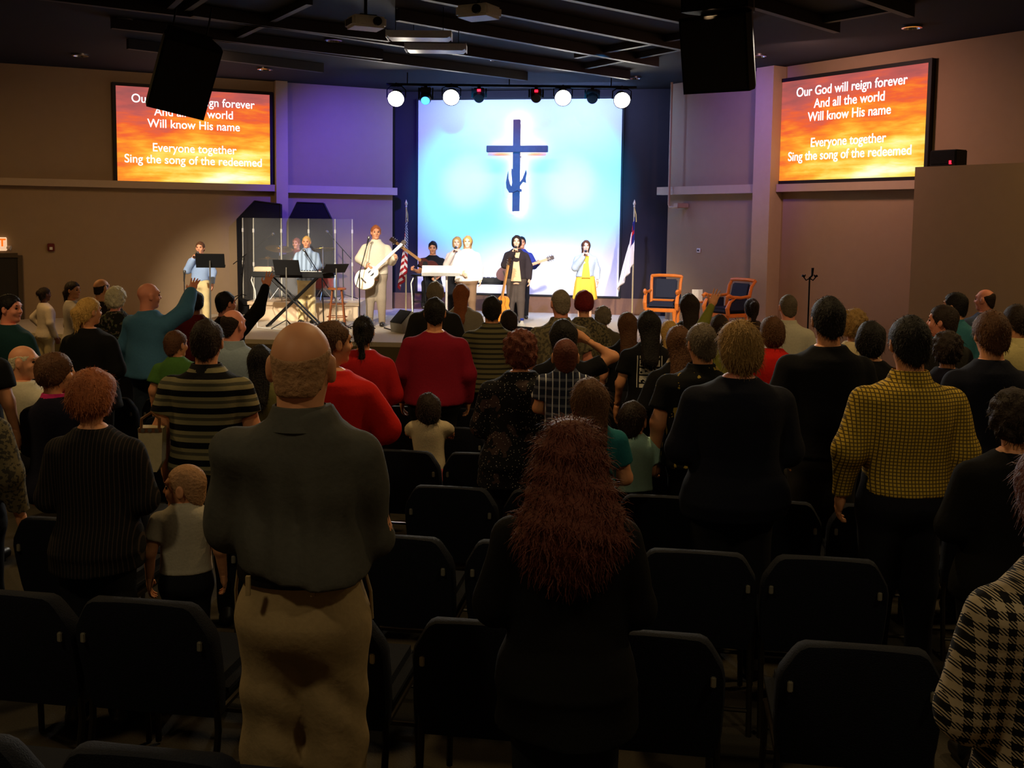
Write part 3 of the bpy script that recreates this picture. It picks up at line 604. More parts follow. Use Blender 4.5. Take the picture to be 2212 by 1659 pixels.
guitar('pale acoustic guitar held by the standing guitarist', place_x(g0, g0 + (g1 - g0) * 1.0, (-.1, -1, .1)), mat('pale_spruce', (236, 214, 170), .35, spec=.5))
g0 = P(1085, 648, 18.3); g0.z = STAGE + .36; g1 = P(1094, 600, 18.5)
guitar('honey coloured acoustic guitar standing by the black blazer singer', place_x(g0, (g0.x + .16, 18.42, g0.z + .9), (-.75, -.6, 0)), mat('honey_spruce', (226, 140, 50), .35, spec=.5))
T = thing('guitar_stand', 'small black guitar stand under the honey coloured guitar', 'guitar stand', (g0.x, g0.y + .1, STAGE))
for a in (.3, 2.2, 4.3): MB().tube([(0, 0, .2), (.2 * math.cos(a), .2 * math.sin(a), .01)], .009, 6).build('leg', M_blkm, T)
MB().tube([(0, 0, .18), (0, 0, .3)], .012, 6).tube([(-.1, -.08, .12), (0, 0, .16), (.1, -.08, .12)], .009, 6).build('cradle', M_blkm, T)
g0, g1 = P(925, 575, 19.7), P(888, 548, 19.6)
guitar('dark electric bass guitar of the seated player', place_x(g0, g1, (0, -1, .1)), mat('dark_bass', (70, 26, 22), .3, spec=.5), 'bass')
g0, g1 = P(1100, 588, 19.75), P(1162, 567, 19.75)
guitar('dark red electric guitar of the player behind the black blazer', place_x(g0, g1, (0, -1, .1)), mat('dark_red_guitar', (90, 24, 40), .3, spec=.5), 'electric')
# armchairs
M_ow = mat('orange_wood', (214, 120, 44), .35, var=.2, scale=10, spec=.5); M_navy = mat('navy_upholstery', (28, 36, 62), .7, bump=.1, scale=90)
def armchair(label, px, d, rz, s=1.):
    T = thing('carved_armchair', label, 'armchair', (X_at(px, d), d, STAGE), rz, 'carved armchairs'); T.scale = (s, s, s)   # faces -y
    MB().box((0, 0, .45), (.54, .54, .11), bev=.04).build('seat', M_navy, T); MB().box((0, 0, .365), (.60, .58, .07), bev=.01).build('seat_rail', M_ow, T)
    for x in (-1, 1):
        for y in (-1, 1):
            MB().lathe([(.02, 0), (.028, .03), (.02, .06), (.036, .14), (.03, .22), (.042, .3), (.042, .36)], 12, Matrix.Translation((x * .26, y * .25, 0))).build('leg', M_ow, T)
        MB().tube([(x * .27, .24, .36), (x * .275, .27, .62), (x * .285, .33, .88), (x * .295, .42, .99)], [.035, .033, .03, .028], 8).build('back_post', M_ow, T)
        MB().tube([(x * .30, -.25, .38), (x * .305, -.28, .5), (x * .31, -.22, .62), (x * .315, -.1, .69), (x * .31, -.25, .735), (x * .305, -.31, .71), (x * .305, -.28, .68)], [.035, .04, .032, .03, .034, .03, .02], 8).tube([(x * .31, -.22, .71), (x * .305, .05, .69), (x * .285, .28, .71)], [.032, .028, .028], 8).build('armrest', M_ow, T)
        MB().box((x * .305, 0, .56), (.03, .44, .2), bev=.01).build('side_panel', M_navy, T)
    Mb = Matrix.Translation((0, .32, .74)) @ Matrix.Rotation(math.radians(-15), 4, 'X')
    MB().box((0, 0, 0), (.44, .06, .40), Mb, bev=.025).build('back_cushion', M_navy, T)
    MB().tube([(-.3, .40, .985), (-.15, .385, 1.0), (.15, .385, 1.0), (.3, .40, .985)], .034, 8).build('top_rail', M_ow, T)
    MB().tube([(-.28, .27, .52), (.28, .27, .52)], .025, 8).build('back_rail', M_ow, T)
armchair('empty carved armchair with navy cushions nearer the white flag', 1432, 18.7, -.3, .93)
armchair('empty carved armchair turned sideways, nearer the right pilaster', 1570, 17.75, -1.0, .93)
T = thing('side_table', 'little wooden side table between the two armchairs', 'table', loc_at(1508, 18.3, STAGE)); stz = Z_at(1508, 650, 18.3) - STAGE
MB().lathe([(.001, stz), (.17, stz), (.17, stz - .025), (.001, stz - .03)], 20).build('table_top', M_ow, T); MB().tube([(0, 0, 0), (0, 0, stz - .02)], .03, 10).build('post', M_ow, T); MB().lathe([(.001, .04), (.14, .02), (.15, 0), (.001, 0)], 16).build('foot', M_ow, T)
T2 = thing('order_booklet', 'white booklet standing open on the little side table', 'booklet', T.location + Vector((0, 0, stz)), .3)
for s in (-1, 1): MB().box((s * .055, 0, .10), (.11, .01, .2), Matrix.Rotation(s * .4, 4, 'Z')).build('cover', M_white, T2, False)
# tall candle stand
T = thing('iron_candelabra', 'tall thin black iron candelabra before the right wall', 'candelabra', loc_at(1747, 15.0, floor_z(15))); cz_ = Z_at(1747, 598, 15.0)
MB().tube([(0, 0, .0), (0, 0, cz_)], .012, 8).build('pole', M_blkm, T); MB().lathe([(.001, .05), (.05, .04), (.17, .015), (.17, 0), (.001, 0)], 16).build('base', M_blkm, T)
for s in (-1, 1): MB().tube([(0, 0, cz_ - .02), (s * .05, 0, cz_ - .05), (s * .09, 0, cz_), (s * .06, 0, cz_ + .03)], .01, 6).tube([(s * .07, 0, cz_), (s * .11, 0, cz_ + .02)], .018, 6).build('arm', M_blkm, T)
MB().tube([(0, 0, cz_ - .02), (.035, 0, cz_ + .02), (.04, 0, cz_ + .13)], [.012, .016, .02], 8).build('candle_cup', M_blkm, T)
# cables on the stage
for pts_, lab, m in (([P(893, 600, 18.5), P(888, 612, 18.5), P(890, 640, 18.4), loc_at(892, 18.2, STAGE + .012)], 'white cable looping down beside the dark bar stool', M_white),
                     ([P(549, 585, 18.1), P(543, 605, 18.1), P(551, 628, 18.0), loc_at(556, 17.8, STAGE + .012), loc_at(620, 17.4, STAGE + .012)], 'white cable hanging off the keyboard end', M_white),
                     ([loc_at(830, 18.0, STAGE + .012), loc_at(848, 17.6, STAGE + .012), loc_at(1000, 17.3, STAGE + .012), loc_at(1160, 17.5, STAGE + .012)], 'black cable lying across the stage floor', M_blk)):
    tag(MB().tube(pts_, .011, 6).build('stage_cable', m), lab, 'cable')

q = P(398, 600, 17.0); T = thing('microphone_stand', 'thin straight steel stand beside the far left singer', 'microphone stand', (q.x, 17.0, STAGE), 0, 'microphone stands'); hq = q.z - STAGE
MB().tube([(0, 0, .02), (0, 0, hq)], .010, 8).build('pole', M_chrome, T); MB().lathe([(.001, .03), (.03, .03), (.13, .015), (.13, 0), (.001, 0)], 16).build('base', M_blkm, T); mic(T, (0, .02, hq + .1), (0, .2, 1))
T = thing('white_case', 'small white case with a dark band on the stage floor at left', 'case', loc_at(376, 16.75, STAGE), .3); MB().box((0, 0, .13), (.15, .2, .26), bev=.015).build('case_body', M_white, T); MB().box((0, 0, .15), (.156, .206, .03)).build('dark_band', M_blk, T); MB().tube([(-.04, 0, .255), (-.03, 0, .29), (.03, 0, .29), (.04, 0, .255)], .008, 6).build('handle', M_blk, T)
# ================================================================ figures: distance fields turned into single closed surfaces
def surfnet(F, org, h):
    S = F < 0; nx, ny, nz = F.shape
    c = np.zeros((nx - 1, ny - 1, nz - 1), np.int8)
    off = [(i, j, k) for i in (0, 1) for j in (0, 1) for k in (0, 1)]
    sl_ = lambda A, o: A[o[0]:nx - 1 + o[0], o[1]:ny - 1 + o[1], o[2]:nz - 1 + o[2]]
    for o in off: c += sl_(S, o)
    act = np.argwhere((c > 0) & (c < 8)); idx = np.full(c.shape, -1, np.int64); idx[tuple(act.T)] = np.arange(len(act))
    pos = np.zeros((len(act), 3)); cnt = np.zeros(len(act)); a0, a1, a2 = act.T
    for o in off:
        for ax in range(3):
            if o[ax]: continue
            q = list(o); q[ax] = 1
            f1 = F[a0 + o[0], a1 + o[1], a2 + o[2]]; f2 = F[a0 + q[0], a1 + q[1], a2 + q[2]]; m = (f1 < 0) != (f2 < 0)
            t = np.where(m, f1 / np.where(m, f1 - f2, 1), 0); e = np.array(o, float)[None] + t[:, None] * (np.array(q) - np.array(o))[None]
            pos += e * m[:, None]; cnt += m
    V = np.array(org)[None] + h * (act + pos / cnt[:, None]); Q = []
    for ax in range(3):
        b, d = (ax + 1) % 3, (ax + 2) % 3
        s0 = [slice(None)] * 3; s1 = [slice(None)] * 3; s0[ax] = slice(0, -1); s1[ax] = slice(1, None)
        m = S[tuple(s0)] != S[tuple(s1)]; e = np.argwhere(m); e = e[(e[:, b] > 0) & (e[:, d] > 0) & (e[:, b] < F.shape[b] - 1) & (e[:, d] < F.shape[d] - 1)]
        ins = S[tuple(e.T)]
        def g(ob, od):
            w = e.copy(); w[:, b] -= ob; w[:, d] -= od; return idx[tuple(w.T)]
        q = np.stack([g(1, 1), g(0, 1), g(0, 0), g(1, 0)], 1); q[~ins] = q[~ins][:, ::-1]; Q.append(q)
    return V, np.concatenate(Q)
def grid(lo, hi, h):
    ax = [np.arange(l - 2 * h, u + 3 * h, h) for l, u in zip(lo, hi)]
    X, Y, Z = np.meshgrid(*ax, indexing='ij'); return X, Y, Z, (ax[0][0], ax[1][0], ax[2][0])
def cap(G, a, b, r1, r2=None, fy=1.):
    r2 = r1 if r2 is None else r2; a, b = np.array(a, float), np.array(b, float); ab = b - a; L2 = max(1e-9, (ab * ab).sum())
    x, y, z = G[0] - a[0], G[1] - a[1], G[2] - a[2]; t = np.clip((x * ab[0] + y * ab[1] + z * ab[2]) / L2, 0, 1)
    return np.sqrt((x - t * ab[0]) ** 2 + ((y - t * ab[1]) * fy) ** 2 + (z - t * ab[2]) ** 2) - (r1 + (r2 - r1) * t)
def ell(G, c, r):
    k = np.sqrt(((G[0] - c[0]) / r[0]) ** 2 + ((G[1] - c[1]) / r[1]) ** 2 + ((G[2] - c[2]) / r[2]) ** 2); return (k - 1) * min(r)
def smin(a, b, k):
    h = np.clip(.5 + .5 * (b - a) / k, 0, 1); return b + (a - b) * h - k * h * (1 - h)
def smax(a, b, k): return -smin(-a, -b, k)
def prof(G, zs, ws, ds, cs, p=2.4, yoff=0.):
    Z = G[2]; w = np.interp(Z, zs, ws); d = np.interp(Z, zs, ds); c = np.interp(Z, zs, cs) + yoff
    k = (np.abs(G[0] / w) ** p + np.abs((G[1] - c) / d) ** p) ** (1 / p); return (k - 1) * np.minimum(w, d)
def wob(G, amp, seed, s=1.):
    r = np.random.default_rng(seed); o = 0
    for f in (9, 17, 31):
        v = r.normal(size=3); v /= np.linalg.norm(v); v[1] *= .5; o = o + np.sin(s * f * (v[0] * G[0] + v[1] * G[1] + v[2] * G[2]) + r.uniform(0, 6)) / (f / 9) ** .6
    return amp * o
def to_mesh(name, parts, mats):
    """parts: list of (V, Q, material index)"""
    V = np.concatenate([p[0] for p in parts]); k = 0; Qs = []; mi = []
    for v, q, m in parts: Qs.append(q + k); mi.append(np.full(len(q), m, np.int32)); k += len(v)
    Q = np.concatenate(Qs); mi = np.concatenate(mi); me = bpy.data.meshes.new(name); n = len(Q)
    me.vertices.add(len(V)); me.vertices.foreach_set('co', V.astype(np.float32).ravel()); me.loops.add(4 * n); me.loops.foreach_set('vertex_index', Q.astype(np.int32).ravel())
    me.polygons.add(n); me.polygons.foreach_set('loop_start', np.arange(0, 4 * n, 4, dtype=np.int32)); me.polygons.foreach_set('material_index', mi)
    me.update(calc_edges=True); me.validate(); me.shade_smooth()
    for m in mats: me.materials.append(m)
    return me
# ---------------------------------------------------------------- head, hair and hand templates
def head_sdf(G, fem=False, child=False):
    d = ell(G, (0, -.012, .03), (.076, .098, .09))
    d = smin(d, ell(G, (0, .022, -.04), (.060, .066, .076)), .035)
    d = smin(d, ell(G, (0, .06, -.098), (.026, .024, .02)), .03)
    d = smin(d, cap(G, (-.032, .076, .034), (.032, .076, .034), .014), .02)
    for s in (-1, 1):
        d = smin(d, ell(G, (s * .036, .066, -.028), (.024, .02, .022)), .02)
        d = smax(d, -ell(G, (s * .032, .100, .008), (.019, .016, .013)), .012)
        d = smin(d, ell(G, (s * .081, -.007, -.004), (.013, .022, .036)), .007)
        d = smax(d, -ell(G, (s * .095, .0, -.002), (.007, .011, .02)), .006)
    d = smin(d, cap(G, (0, .086, .022), (0, .105, -.022), .008, .0125), .012)
    d = smin(d, cap(G, (-.011, .094, -.026), (.011, .094, -.026), .009), .008)
    d = smin(d, cap(G, (-.018, .082, -.058), (.018, .082, -.058), .008), .01)
    r = .050 if (fem or child) else .058
    return smin(d, cap(G, (0, -.022, -.05), (0, -.035, -.20), r, r * 1.08), .03)
_TC = {}
def head_parts(kind, h):
    key = ('head', kind, h)
    if key not in _TC:
        G = grid((-.10, -.13, -.20), (.10, .125, .13), h); V, Q = surfnet(head_sdf(G, kind != 'm', kind == 'c'), G[3], h); P_ = [(V, Q, 0)]
        for s in (-1, 1):
            Ge = grid((-.016,) * 3, (.016,) * 3, .004); v, q = surfnet(ell(Ge, (0, 0, 0), (.013, .012, .010)), Ge[3], .004); P_.append((v + np.array([s * .032, .079, .008]), q, 1))
            Ge = grid((-.03, -.02, -.015), (.03, .02, .015), .0045); v, q = surfnet(cap(Ge, (-.014, 0, -.002), (.012, 0, .003), .005), Ge[3], .0045); P_.append((v * np.array([s, 1, 1]) + np.array([s * .032, .088, .033]), q if s > 0 else q[:, ::-1], 2))
        Ge = grid((-.03, -.02, -.015), (.03, .02, .015), .004); v, q = surfnet(ell(Ge, (0, 0, 0), (.02, .008, .007)), Ge[3], .004); P_.append((v + np.array([0, .087, -.058]), q, 3))
        _TC[key] = P_
    return _TC[key]
def hair_sdf(G, style, seed=1):
    sk = smin(ell(G, (0, -.012, .03), (.076, .098, .09)), ell(G, (0, -.05, -.045), (.058, .05, .06)), .03)
    def above(a, b):      # region above and behind the line from a (front) to b (back) in y,z
        n = np.array([-(b[1] - a[1]), b[0] - a[0]]); n = n / np.linalg.norm(n)
        if n[1] < 0: n = -n
        return -((G[1] - a[0]) * n[0] + (G[2] - a[1]) * n[1])
    line = above((.082, .072), (-.085, -.088)) + .010 * np.sin(95 * G[0] + 60 * G[2]) * np.sin(80 * G[1]) + .02 * np.exp(-((G[1] - .03) / .02) ** 2) * (np.abs(G[0]) > .05) * -1; ears = [(-1, 1)]
    wv = lambda amp, s=1.: wob(G, amp, seed, s)
    if style == 'short': return smax(sk - .012 + wv(.003, 4), line, .012)
    if style == 'crop': return smax(sk - .006 + wv(.0015, 4), line, .008)
    if style == 'fringe':       # balding: hair only round the back and sides
        return smax(smax(smax(sk - .0015, line, .003), -.068 - G[2], .004), G[2] - .035 + .25 * np.maximum(0, -G[1] - .02) - .02, .006)
    if style == 'thin':         # receding, bald crown
        return smax(smax(sk - .007, above((.03, .10), (-.085, -.088)), .008), G[2] - .03 + .55 * np.minimum(0, G[1]) + .006 * np.sin(90 * G[0]) , .012)
    if style == 'bob':
        d = smin(ell(G, (0, -.018, .02), (.100, .122, .112)), ell(G, (0, -.045, -.06), (.098, .085, .085)), .05) + wv(.004, 3)
        return smax(d, -ell(G, (0, .14, -.04), (.07, .105, .125)), .02)
    if style == 'bowl':
        d = smin(ell(G, (0, -.014, .03), (.096, .114, .10)), ell(G, (0, -.045, -.035), (.088, .078, .07)), .05) + wv(.003, 4)
        return smax(smax(d, -ell(G, (0, .14, -.05), (.072, .10, .11)), .015), -(G[2] + .085 + .25 * np.maximum(0, G[1])), .015)
    if style == 'curly':
        d = smin(ell(G, (0, -.018, .028), (.104, .122, .108)), ell(G, (0, -.045, -.05), (.094, .08, .07)), .05) + .011 * np.sin(74 * G[0] + 9 * G[2]) * np.sin(70 * G[1] + 11 * G[0]) * np.sin(66 * G[2] + 1) + wv(.003, 4)
        return smax(d, -ell(G, (0, .14, -.04), (.07, .10, .11)), .02)
    if style in ('long', 'frizzy', 'verylong'):
        zb = {'long': -.30, 'frizzy': -.20, 'verylong': -.42}[style]; w = .125 if style == 'frizzy' else .092; k = 1.12 if style == 'frizzy' else 1.
        d = ell(G, (0, -.018, .025), (.094 * k, .118 * k, .108 * (1.03 if k > 1 else 1)))
        d = smin(d, cap(G, (0, -.065, .0), (0, -.155 if style != 'frizzy' else -.15, zb), w, w * (1.4 if style == 'frizzy' else .85), 1.75 if style == 'frizzy' else 1.55), .05) + wv(.009 if style == 'frizzy' else .005, 5 if style == 'frizzy' else 3)
        return smax(d, -ell(G, (0, .15, -.08), (.066, .115, .17)), .02)
    if style in ('pony', 'highpony', 'braid', 'bun'):
        d = smax(sk - .014 + wv(.002, 4), above((.085, .075), (-.085, -.115)), .012)
        if style == 'bun': return smin(d, ell(G, (0, -.125, .03), (.05, .045, .05)) + wv(.004, 6), .02)
        a, b, r = {'pony': ((0, -.10, .02), (0, -.125, -.16), .04), 'highpony': ((0, -.10, .07), (0, -.14, -.2), .045), 'braid': ((0, -.09, -.02), (-.02, -.11, -.36), .032)}[style]
        return smin(smin(d, cap(G, a, (0, a[1] - .045, a[2] - .02), .03), .03), cap(G, (0, a[1] - .045, a[2] - .02), b, r, r * .55) + wv(.004, 5), .025)
    raise ValueError(style)
_HAIR = {}
def strands(V, Q, n, length, seed, jit=.5, width=.0022, droop=.35):
    """loose hairs standing off a hair surface, as narrow quads"""
    r = np.random.default_rng(seed); f = r.integers(0, len(Q), n); p = V[Q[f]].mean(1); e1 = V[Q[f][:, 1]] - V[Q[f][:, 0]]; e2 = V[Q[f][:, 3]] - V[Q[f][:, 0]]
    nr = np.cross(e1, e2); nr /= np.linalg.norm(nr, axis=1)[:, None] + 1e-9; keep = ~((p[:, 1] > .05) & (p[:, 2] < .05)); p, nr = p[keep], nr[keep]; n = len(p)
    down = np.array([0, 0, -1.]) - nr * (-nr[:, 2:3]); d = nr * .55 + down * .75 + r.normal(size=(n, 3)) * jit; d /= np.linalg.norm(d, axis=1)[:, None]; L = length * r.uniform(.4, 1.2, n)
    side = np.cross(d, nr); side /= np.linalg.norm(side, axis=1)[:, None] + 1e-9; VV = []; K = 4
    for k in range(K):
        t = k / (K - 1); c = p - nr * .006 + d * (L * t)[:, None] + np.array([0, 0, -1]) * (droop * L * t * t)[:, None] + side * (np.sin(t * 7 + np.arange(n)) * L * .09)[:, None]; wd = width * (1 - .75 * t)
        VV += [c - side * wd, c + side * wd]
    VV = np.stack(VV, 1).reshape(-1, 3); b = np.arange(n) * 2 * K; QQ = np.concatenate([np.stack([b + 2 * k, b + 2 * k + 1, b + 2 * k + 3, b + 2 * k + 2], 1) for k in range(K - 1)]); return VV, QQ
def hair_mesh(style, h, fr=0, seed=1):
    fr = fr or (0 if style == 'fringe' else (1500 if h < .01 else 420)); key = (style, h, fr, seed)
    if key not in _HAIR:
        lo = {'long': -.42, 'frizzy': -.46, 'verylong': -.55, 'pony': -.25, 'highpony': -.28, 'braid': -.44}.get(style, -.2)
        G = grid((-.2, -.27, lo), (.2, .13, .17), h); V, Q = surfnet(hair_sdf(G, style, seed), G[3], h); P_ = [(V, Q, 0)]
        if fr: v, q = strands(V, Q, fr, {'frizzy': .05, 'curly': .03, 'short': .022, 'crop': .010, 'thin': .012, 'bowl': .024}.get(style, .034), seed, .5 if style in ('frizzy', 'curly') else .22, .0022 if h < .01 else .0032); P_.append((v, q, 0))
        _HAIR[key] = to_mesh('hair', P_, [])
    return _HAIR[key]
def hand_parts(mode, h=.006):
    key = ('hand', mode, h)
    if key in _TC: return _TC[key]
    curl, spread = {'relaxed': (24, .0), 'fist': (74, 0), 'open': (5, .22)}[mode]; G = grid((-.13, -.09, -.215), (.035, .10, .03), h)
    d = smin(ell(G, (0, .0, -.052), (.0165, .043, .052)), cap(G, (0, -.002, .02), (0, -.002, -.03), .025, .023, .9), .02)
    for i, (y, L) in enumerate(((.030, .074), (.010, .083), (-.011, .077), (-.030, .060))):
        p = np.array([0, y, -.088]); a = 0.; fan = spread * (1.3 - i) * .55
        for k, seg in enumerate((.44, .31, .25)):
            a += math.radians(curl * (.7 if k == 0 else 1.1)); st = L * seg * np.array([-math.sin(a), math.sin(fan) * math.cos(a), -math.cos(a) * math.cos(fan)])
            d = smin(d, cap(G, p, p + st, .0092 - .0008 * k, .0086 - .0008 * k), .005); p = p + st
    t0, t1, t2 = ((-.006, .034, -.03), (-.018, .062, -.056), (-.026, .070, -.083)) if mode != 'fist' else ((-.006, .034, -.035), (-.03, .052, -.062), (-.055, .035, -.078))
    d = smin(smin(d, cap(G, t0, t1, .0125, .0105), .012), cap(G, t1, t2, .0105, .0085), .005)
    _TC[key] = surfnet(d, G[3], h); return _TC[key]
def place_hand(mode, elbow, wrist, side, thumb, h):
    V, Q = hand_parts(mode, h); e, w = np.array(elbow), np.array(wrist); z = e - w; z = z / np.linalg.norm(z)
    y = np.array(thumb, float); y = y - z * y.dot(z); y = y / np.linalg.norm(y); x = np.cross(y, z)
    if side < 0: V = V * np.array([-1, 1, 1]); Q = Q[:, ::-1]
    return V[:, :1] * x + V[:, 1:2] * y + V[:, 2:] * z + w, Q
# ---------------------------------------------------------------- whole figures
ARMS = {  # elbow, wrist, hand mode, thumb hint (right side; mirrored for the left)
    'down': ((.250, -.03, 1.13), (.262, .05, .90), 'relaxed', (0, 1, .2)),
    'front': ((.240, .01, 1.12), (.10, .20, 1.03), 'relaxed', (0, .3, 1)),
    'close': ((.222, .02, 1.11), (.11, .21, 1.04), 'relaxed', (0, .3, 1)),
    'crossed': ((.245, .07, 1.14), (.02, .19, 1.16), 'relaxed', (0, .3, 1)),
    'raised': ((.30, .16, 1.52), (.31, .22, 1.80), 'open', (-1, 0, 0)),
    'head': ((.40, .02, 1.46), (.16, .02, 1.60), 'relaxed', (0, 0, -1)),
    'mic': ((.235, .10, 1.17), (.075, .215, 1.42), 'fist', (-.6, 0, .6)),
    'strum': ((.29, -.02, 1.16), (.13, .22, 1.06), 'relaxed', (0, .2, 1)),
    'fret': ((.27, .04, 1.14), (.36, .25, 1.20), 'fist', (0, -.2, 1)),
    'keys': ((.25, .08, 1.15), (.16, .30, 1.06), 'relaxed', (-1, .2, 0)),
    'drum': ((.26, .12, 1.17), (.20, .36, 1.16), 'fist', (-.4, 0, 1)),
    'lap': ((.235, .10, 1.15), (.08, .26, 1.02), 'relaxed', (-1, 0, .3)),
    'grip': ((.25, .12, 1.26), (.24, .32, 1.20), 'fist', (-1, 0, .3)),
    'hip': ((.33, -.06, 1.20), (.19, .02, 1.02), 'relaxed', (0, 1, .2)),
}
BODY = {
    'm': dict(zs=[.80, .88, .95, 1.02, 1.10, 1.20, 1.30, 1.37, 1.42, 1.46, 1.50], w=[.155, .162, .160, .153, .152, .162, .174, .174, .138, .088, .058], d=[.105, .118, .113, .106, .106, .112, .118, .112, .098, .078, .056], c=[0, -.012, -.006, 0, 0, 0, -.006, -.012, -.02, -.026, -.03], sh=.182, arm=.051),
    'f': dict(zs=[.80, .88, .95, 1.02, 1.10, 1.20, 1.30, 1.37, 1.42, 1.46, 1.50], w=[.165, .178, .168, .145, .134, .142, .156, .157, .128, .082, .052], d=[.112, .124, .115, .100, .095, .106, .118, .105, .090, .070, .050], c=[0, -.015, -.008, 0, 0, .006, .006, -.008, -.018, -.026, -.03], sh=.166, arm=.044),
}
SKIN_DEF = {}
def arm_pose(spec, s, sh):
    e, w, m, t = ARMS[spec] if isinstance(spec, str) else spec
    dx = sh - .19
    return ((s * (e[0] + dx), e[1], e[2]), (s * (w[0] + dx * .6), w[1], w[2]), m, (s * t[0], t[1], t[2]))
def fig_mesh(key):
    """key: (what, sex, wide, armL, armR, seated, turn, extra..) -> mesh datablock, cached"""
    if key in _TC: return _TC[key]
    what, sex, wide, aL, aR, seat, h = key[:7]; opt = dict(key[7]); B = BODY['f' if sex == 'f' else 'm']; k = wide
    zs = np.array(B['zs']); w = np.array(B['w']) * np.where(zs < 1.45, k, 1 + (k - 1) * .5); dd = np.array(B['d']) * np.where(zs < 1.45, 1 + (k - 1) * 1.25, 1); c = np.array(B['c']); sh = B['sh'] * (.35 + .65 * k); ra = B['arm'] * (.5 + .5 * k)
    arms = [arm_pose(aL, -1, sh), arm_pose(aR, 1, sh)]
    dz = -.44 if seat else 0.
    hip, knee, ank = ((.088, .0, .87), (.10, .012, .48), (.108, -.012, .08)) if not seat else ((.09, .0, .90), (.11, .42, .94), (.115, .44, .52))
    if sex == 'c': hip, knee, ank = [(p[0] * .9, p[1], p[2]) for p in (hip, knee, ank)]
    pts = [p for a in arms for p in a[:2]]; lo = [min([-.30 * k] + [p[0] - .08 for p in pts]), min([-.22] + [p[1] - .1 for p in pts]), 0]; hi = [max([.30 * k] + [p[0] + .08 for p in pts]), max([.22] + [p[1] + .1 for p in pts] + ([.56] if seat else [])), 0]
    def torso(G, off, p=2.4, wl=0., dl=0.):
        return prof(G, zs, w + off + wl * np.interp(zs, [.8, 1.05, 1.3], [1, 1, 0]), dd + off + dl * np.interp(zs, [.8, 1.05, 1.3], [1, 1, 0]), c, p)
    def limb(G, a, s, off, upto=2., cuff=None):
        e, wr = np.array(a[0]), np.array(a[1]); s0 = np.array((s * sh * .95, -.014, 1.35)); d = cap(G, s0, e, ra + .004 + off, ra * .86 + off, 1)
        if upto >= 2: d = smin(d, cap(G, e, wr, ra * .86 + off, ra * .56 + off * (1 if cuff is None else cuff)), .03)
        return d
    if what == 'body':
        lo[2], hi[2] = (.46 if seat else 0.0), 1.52; hi[2] = max([hi[2]] + [p[2] + .08 for p in pts]); G = grid(lo, hi, h)
        d = smax(smax(torso(G, 0.), .80 - G[2], .02), G[2] - 1.5, .01)
        for s, a in zip((-1, 1), arms):
            d = smin(d, limb(G, a, s, 0.), .035); L_ = [(s * q[0], q[1], q[2]) for q in (hip, knee, ank)]
            d = smin(d, smin(cap(G, L_[0], L_[1], .086 * k, .056), cap(G, L_[1], L_[2], .054, .036), .03), .04)
        V, Q = surfnet(d, G[3], h); parts = [(V, Q, 0)]
        if opt.get('bare'): pass
        hh = .0055 if h < .02 else .009; hs = opt.get('hs', 1.); ty = math.radians(opt.get('turn', 0)); tp = math.radians(opt.get('nod', 0))
        Rm = np.array(Matrix.Rotation(ty, 3, 'Z') @ Matrix.Rotation(tp, 3, 'X')); c0 = np.array(opt['hc'])
        for v, q, m in head_parts('c' if sex == 'c' else sex, hh): parts.append(((v * hs) @ Rm.T + c0, q, m))
        for s, a in zip((-1, 1), arms): v, q = place_hand(a[2], a[0], a[1], s, a[3], .0055 if h < .02 else .0075); parts.append((v, q, 0))
        if seat:
            for i, (v, q, m) in enumerate(parts): parts[i] = (v + np.array([0, 0, dz]), q, m)
        me = to_mesh('person', parts, [None] * 4)
    else:
        sl_ = opt.get('sleeve', 'long'); off = opt.get('off', .016)
        if what in ('shirt', 'jacket', 'dress'):
            hem = opt.get('hem', .98); lo[2] = hem - .01; hi[2] = max([1.55] + ([p[2] + .08 for p in pts])); G = grid(lo, hi, h)
            if what == 'dress': G2 = G
            d = torso(G, off, 2.3, opt.get('loose', .01), opt.get('loose', .01) * 1.3)
            if hem < .80: d = np.where(G[2] < .84, smin(d, prof(G, [hem, .86], [.21 * k + opt.get('flare', 0), .18 * k + .02], [.19 * k + opt.get('flare', 0), .135 * k + .02], [0, -.01], 2.), .03), d)
            d = smax(smax(d, hem - G[2], .008), G[2] - opt.get('neck', 1.487), .008)
            if sl_ != 'none':
                for s, a in zip((-1, 1), arms):
                    e = np.array(a[0]); s0 = np.array((s * sh * .95, -.014, 1.35)); ro = off + .004
                    if sl_ == 'long':
                        wr = np.array(a[1]); wr = e + (wr - e) * .95; q = smin(cap(G, s0, e, ra + .002 + ro, ra * .9 + ro + .006), cap(G, e, wr, ra * .9 + ro + .006, ra * .62 + ro), .03)
                    else:
                        ee = s0 + (e - s0) * (.62 if sl_ == 'short' else 1.0); u = (e - s0) / np.linalg.norm(e - s0); q = cap(G, s0, s0 + (e - s0), ra + .004 + ro, ra * .95 + ro + .012)
                        q = smax(q, (G[0] - ee[0]) * u[0] + (G[1] - ee[1]) * u[1] + (G[2] - ee[2]) * u[2], .006)
                    d = smin(d, q, .024)
            d = d + wob(G, opt.get('fold', .006), opt.get('seed', 3)) + opt.get('pleat', 0) * (np.cos(G[0] * 62 + 5 * G[2]) * np.exp(-(G[0] / .13) ** 2) * (G[1] < 0) * np.clip((1.36 - G[2]) * 6, 0, 1) * np.clip((G[2] - .95) * 4, 0, 1))
        elif what == 'trousers':
            top = opt.get('top', 1.035); lo[2], hi[2] = (.03 if not seat else .47), top + .02; G = grid(lo, hi, h); tw = opt.get('tw', 1.)
            d = torso(G, .014, 2.3, .008, .008)
            d = smax(d, .80 - G[2], .07)
            if not seat: d = smin(d, ell(G, (0, -.055, .885), (.148 * k, .092 * k, .11)), .03)
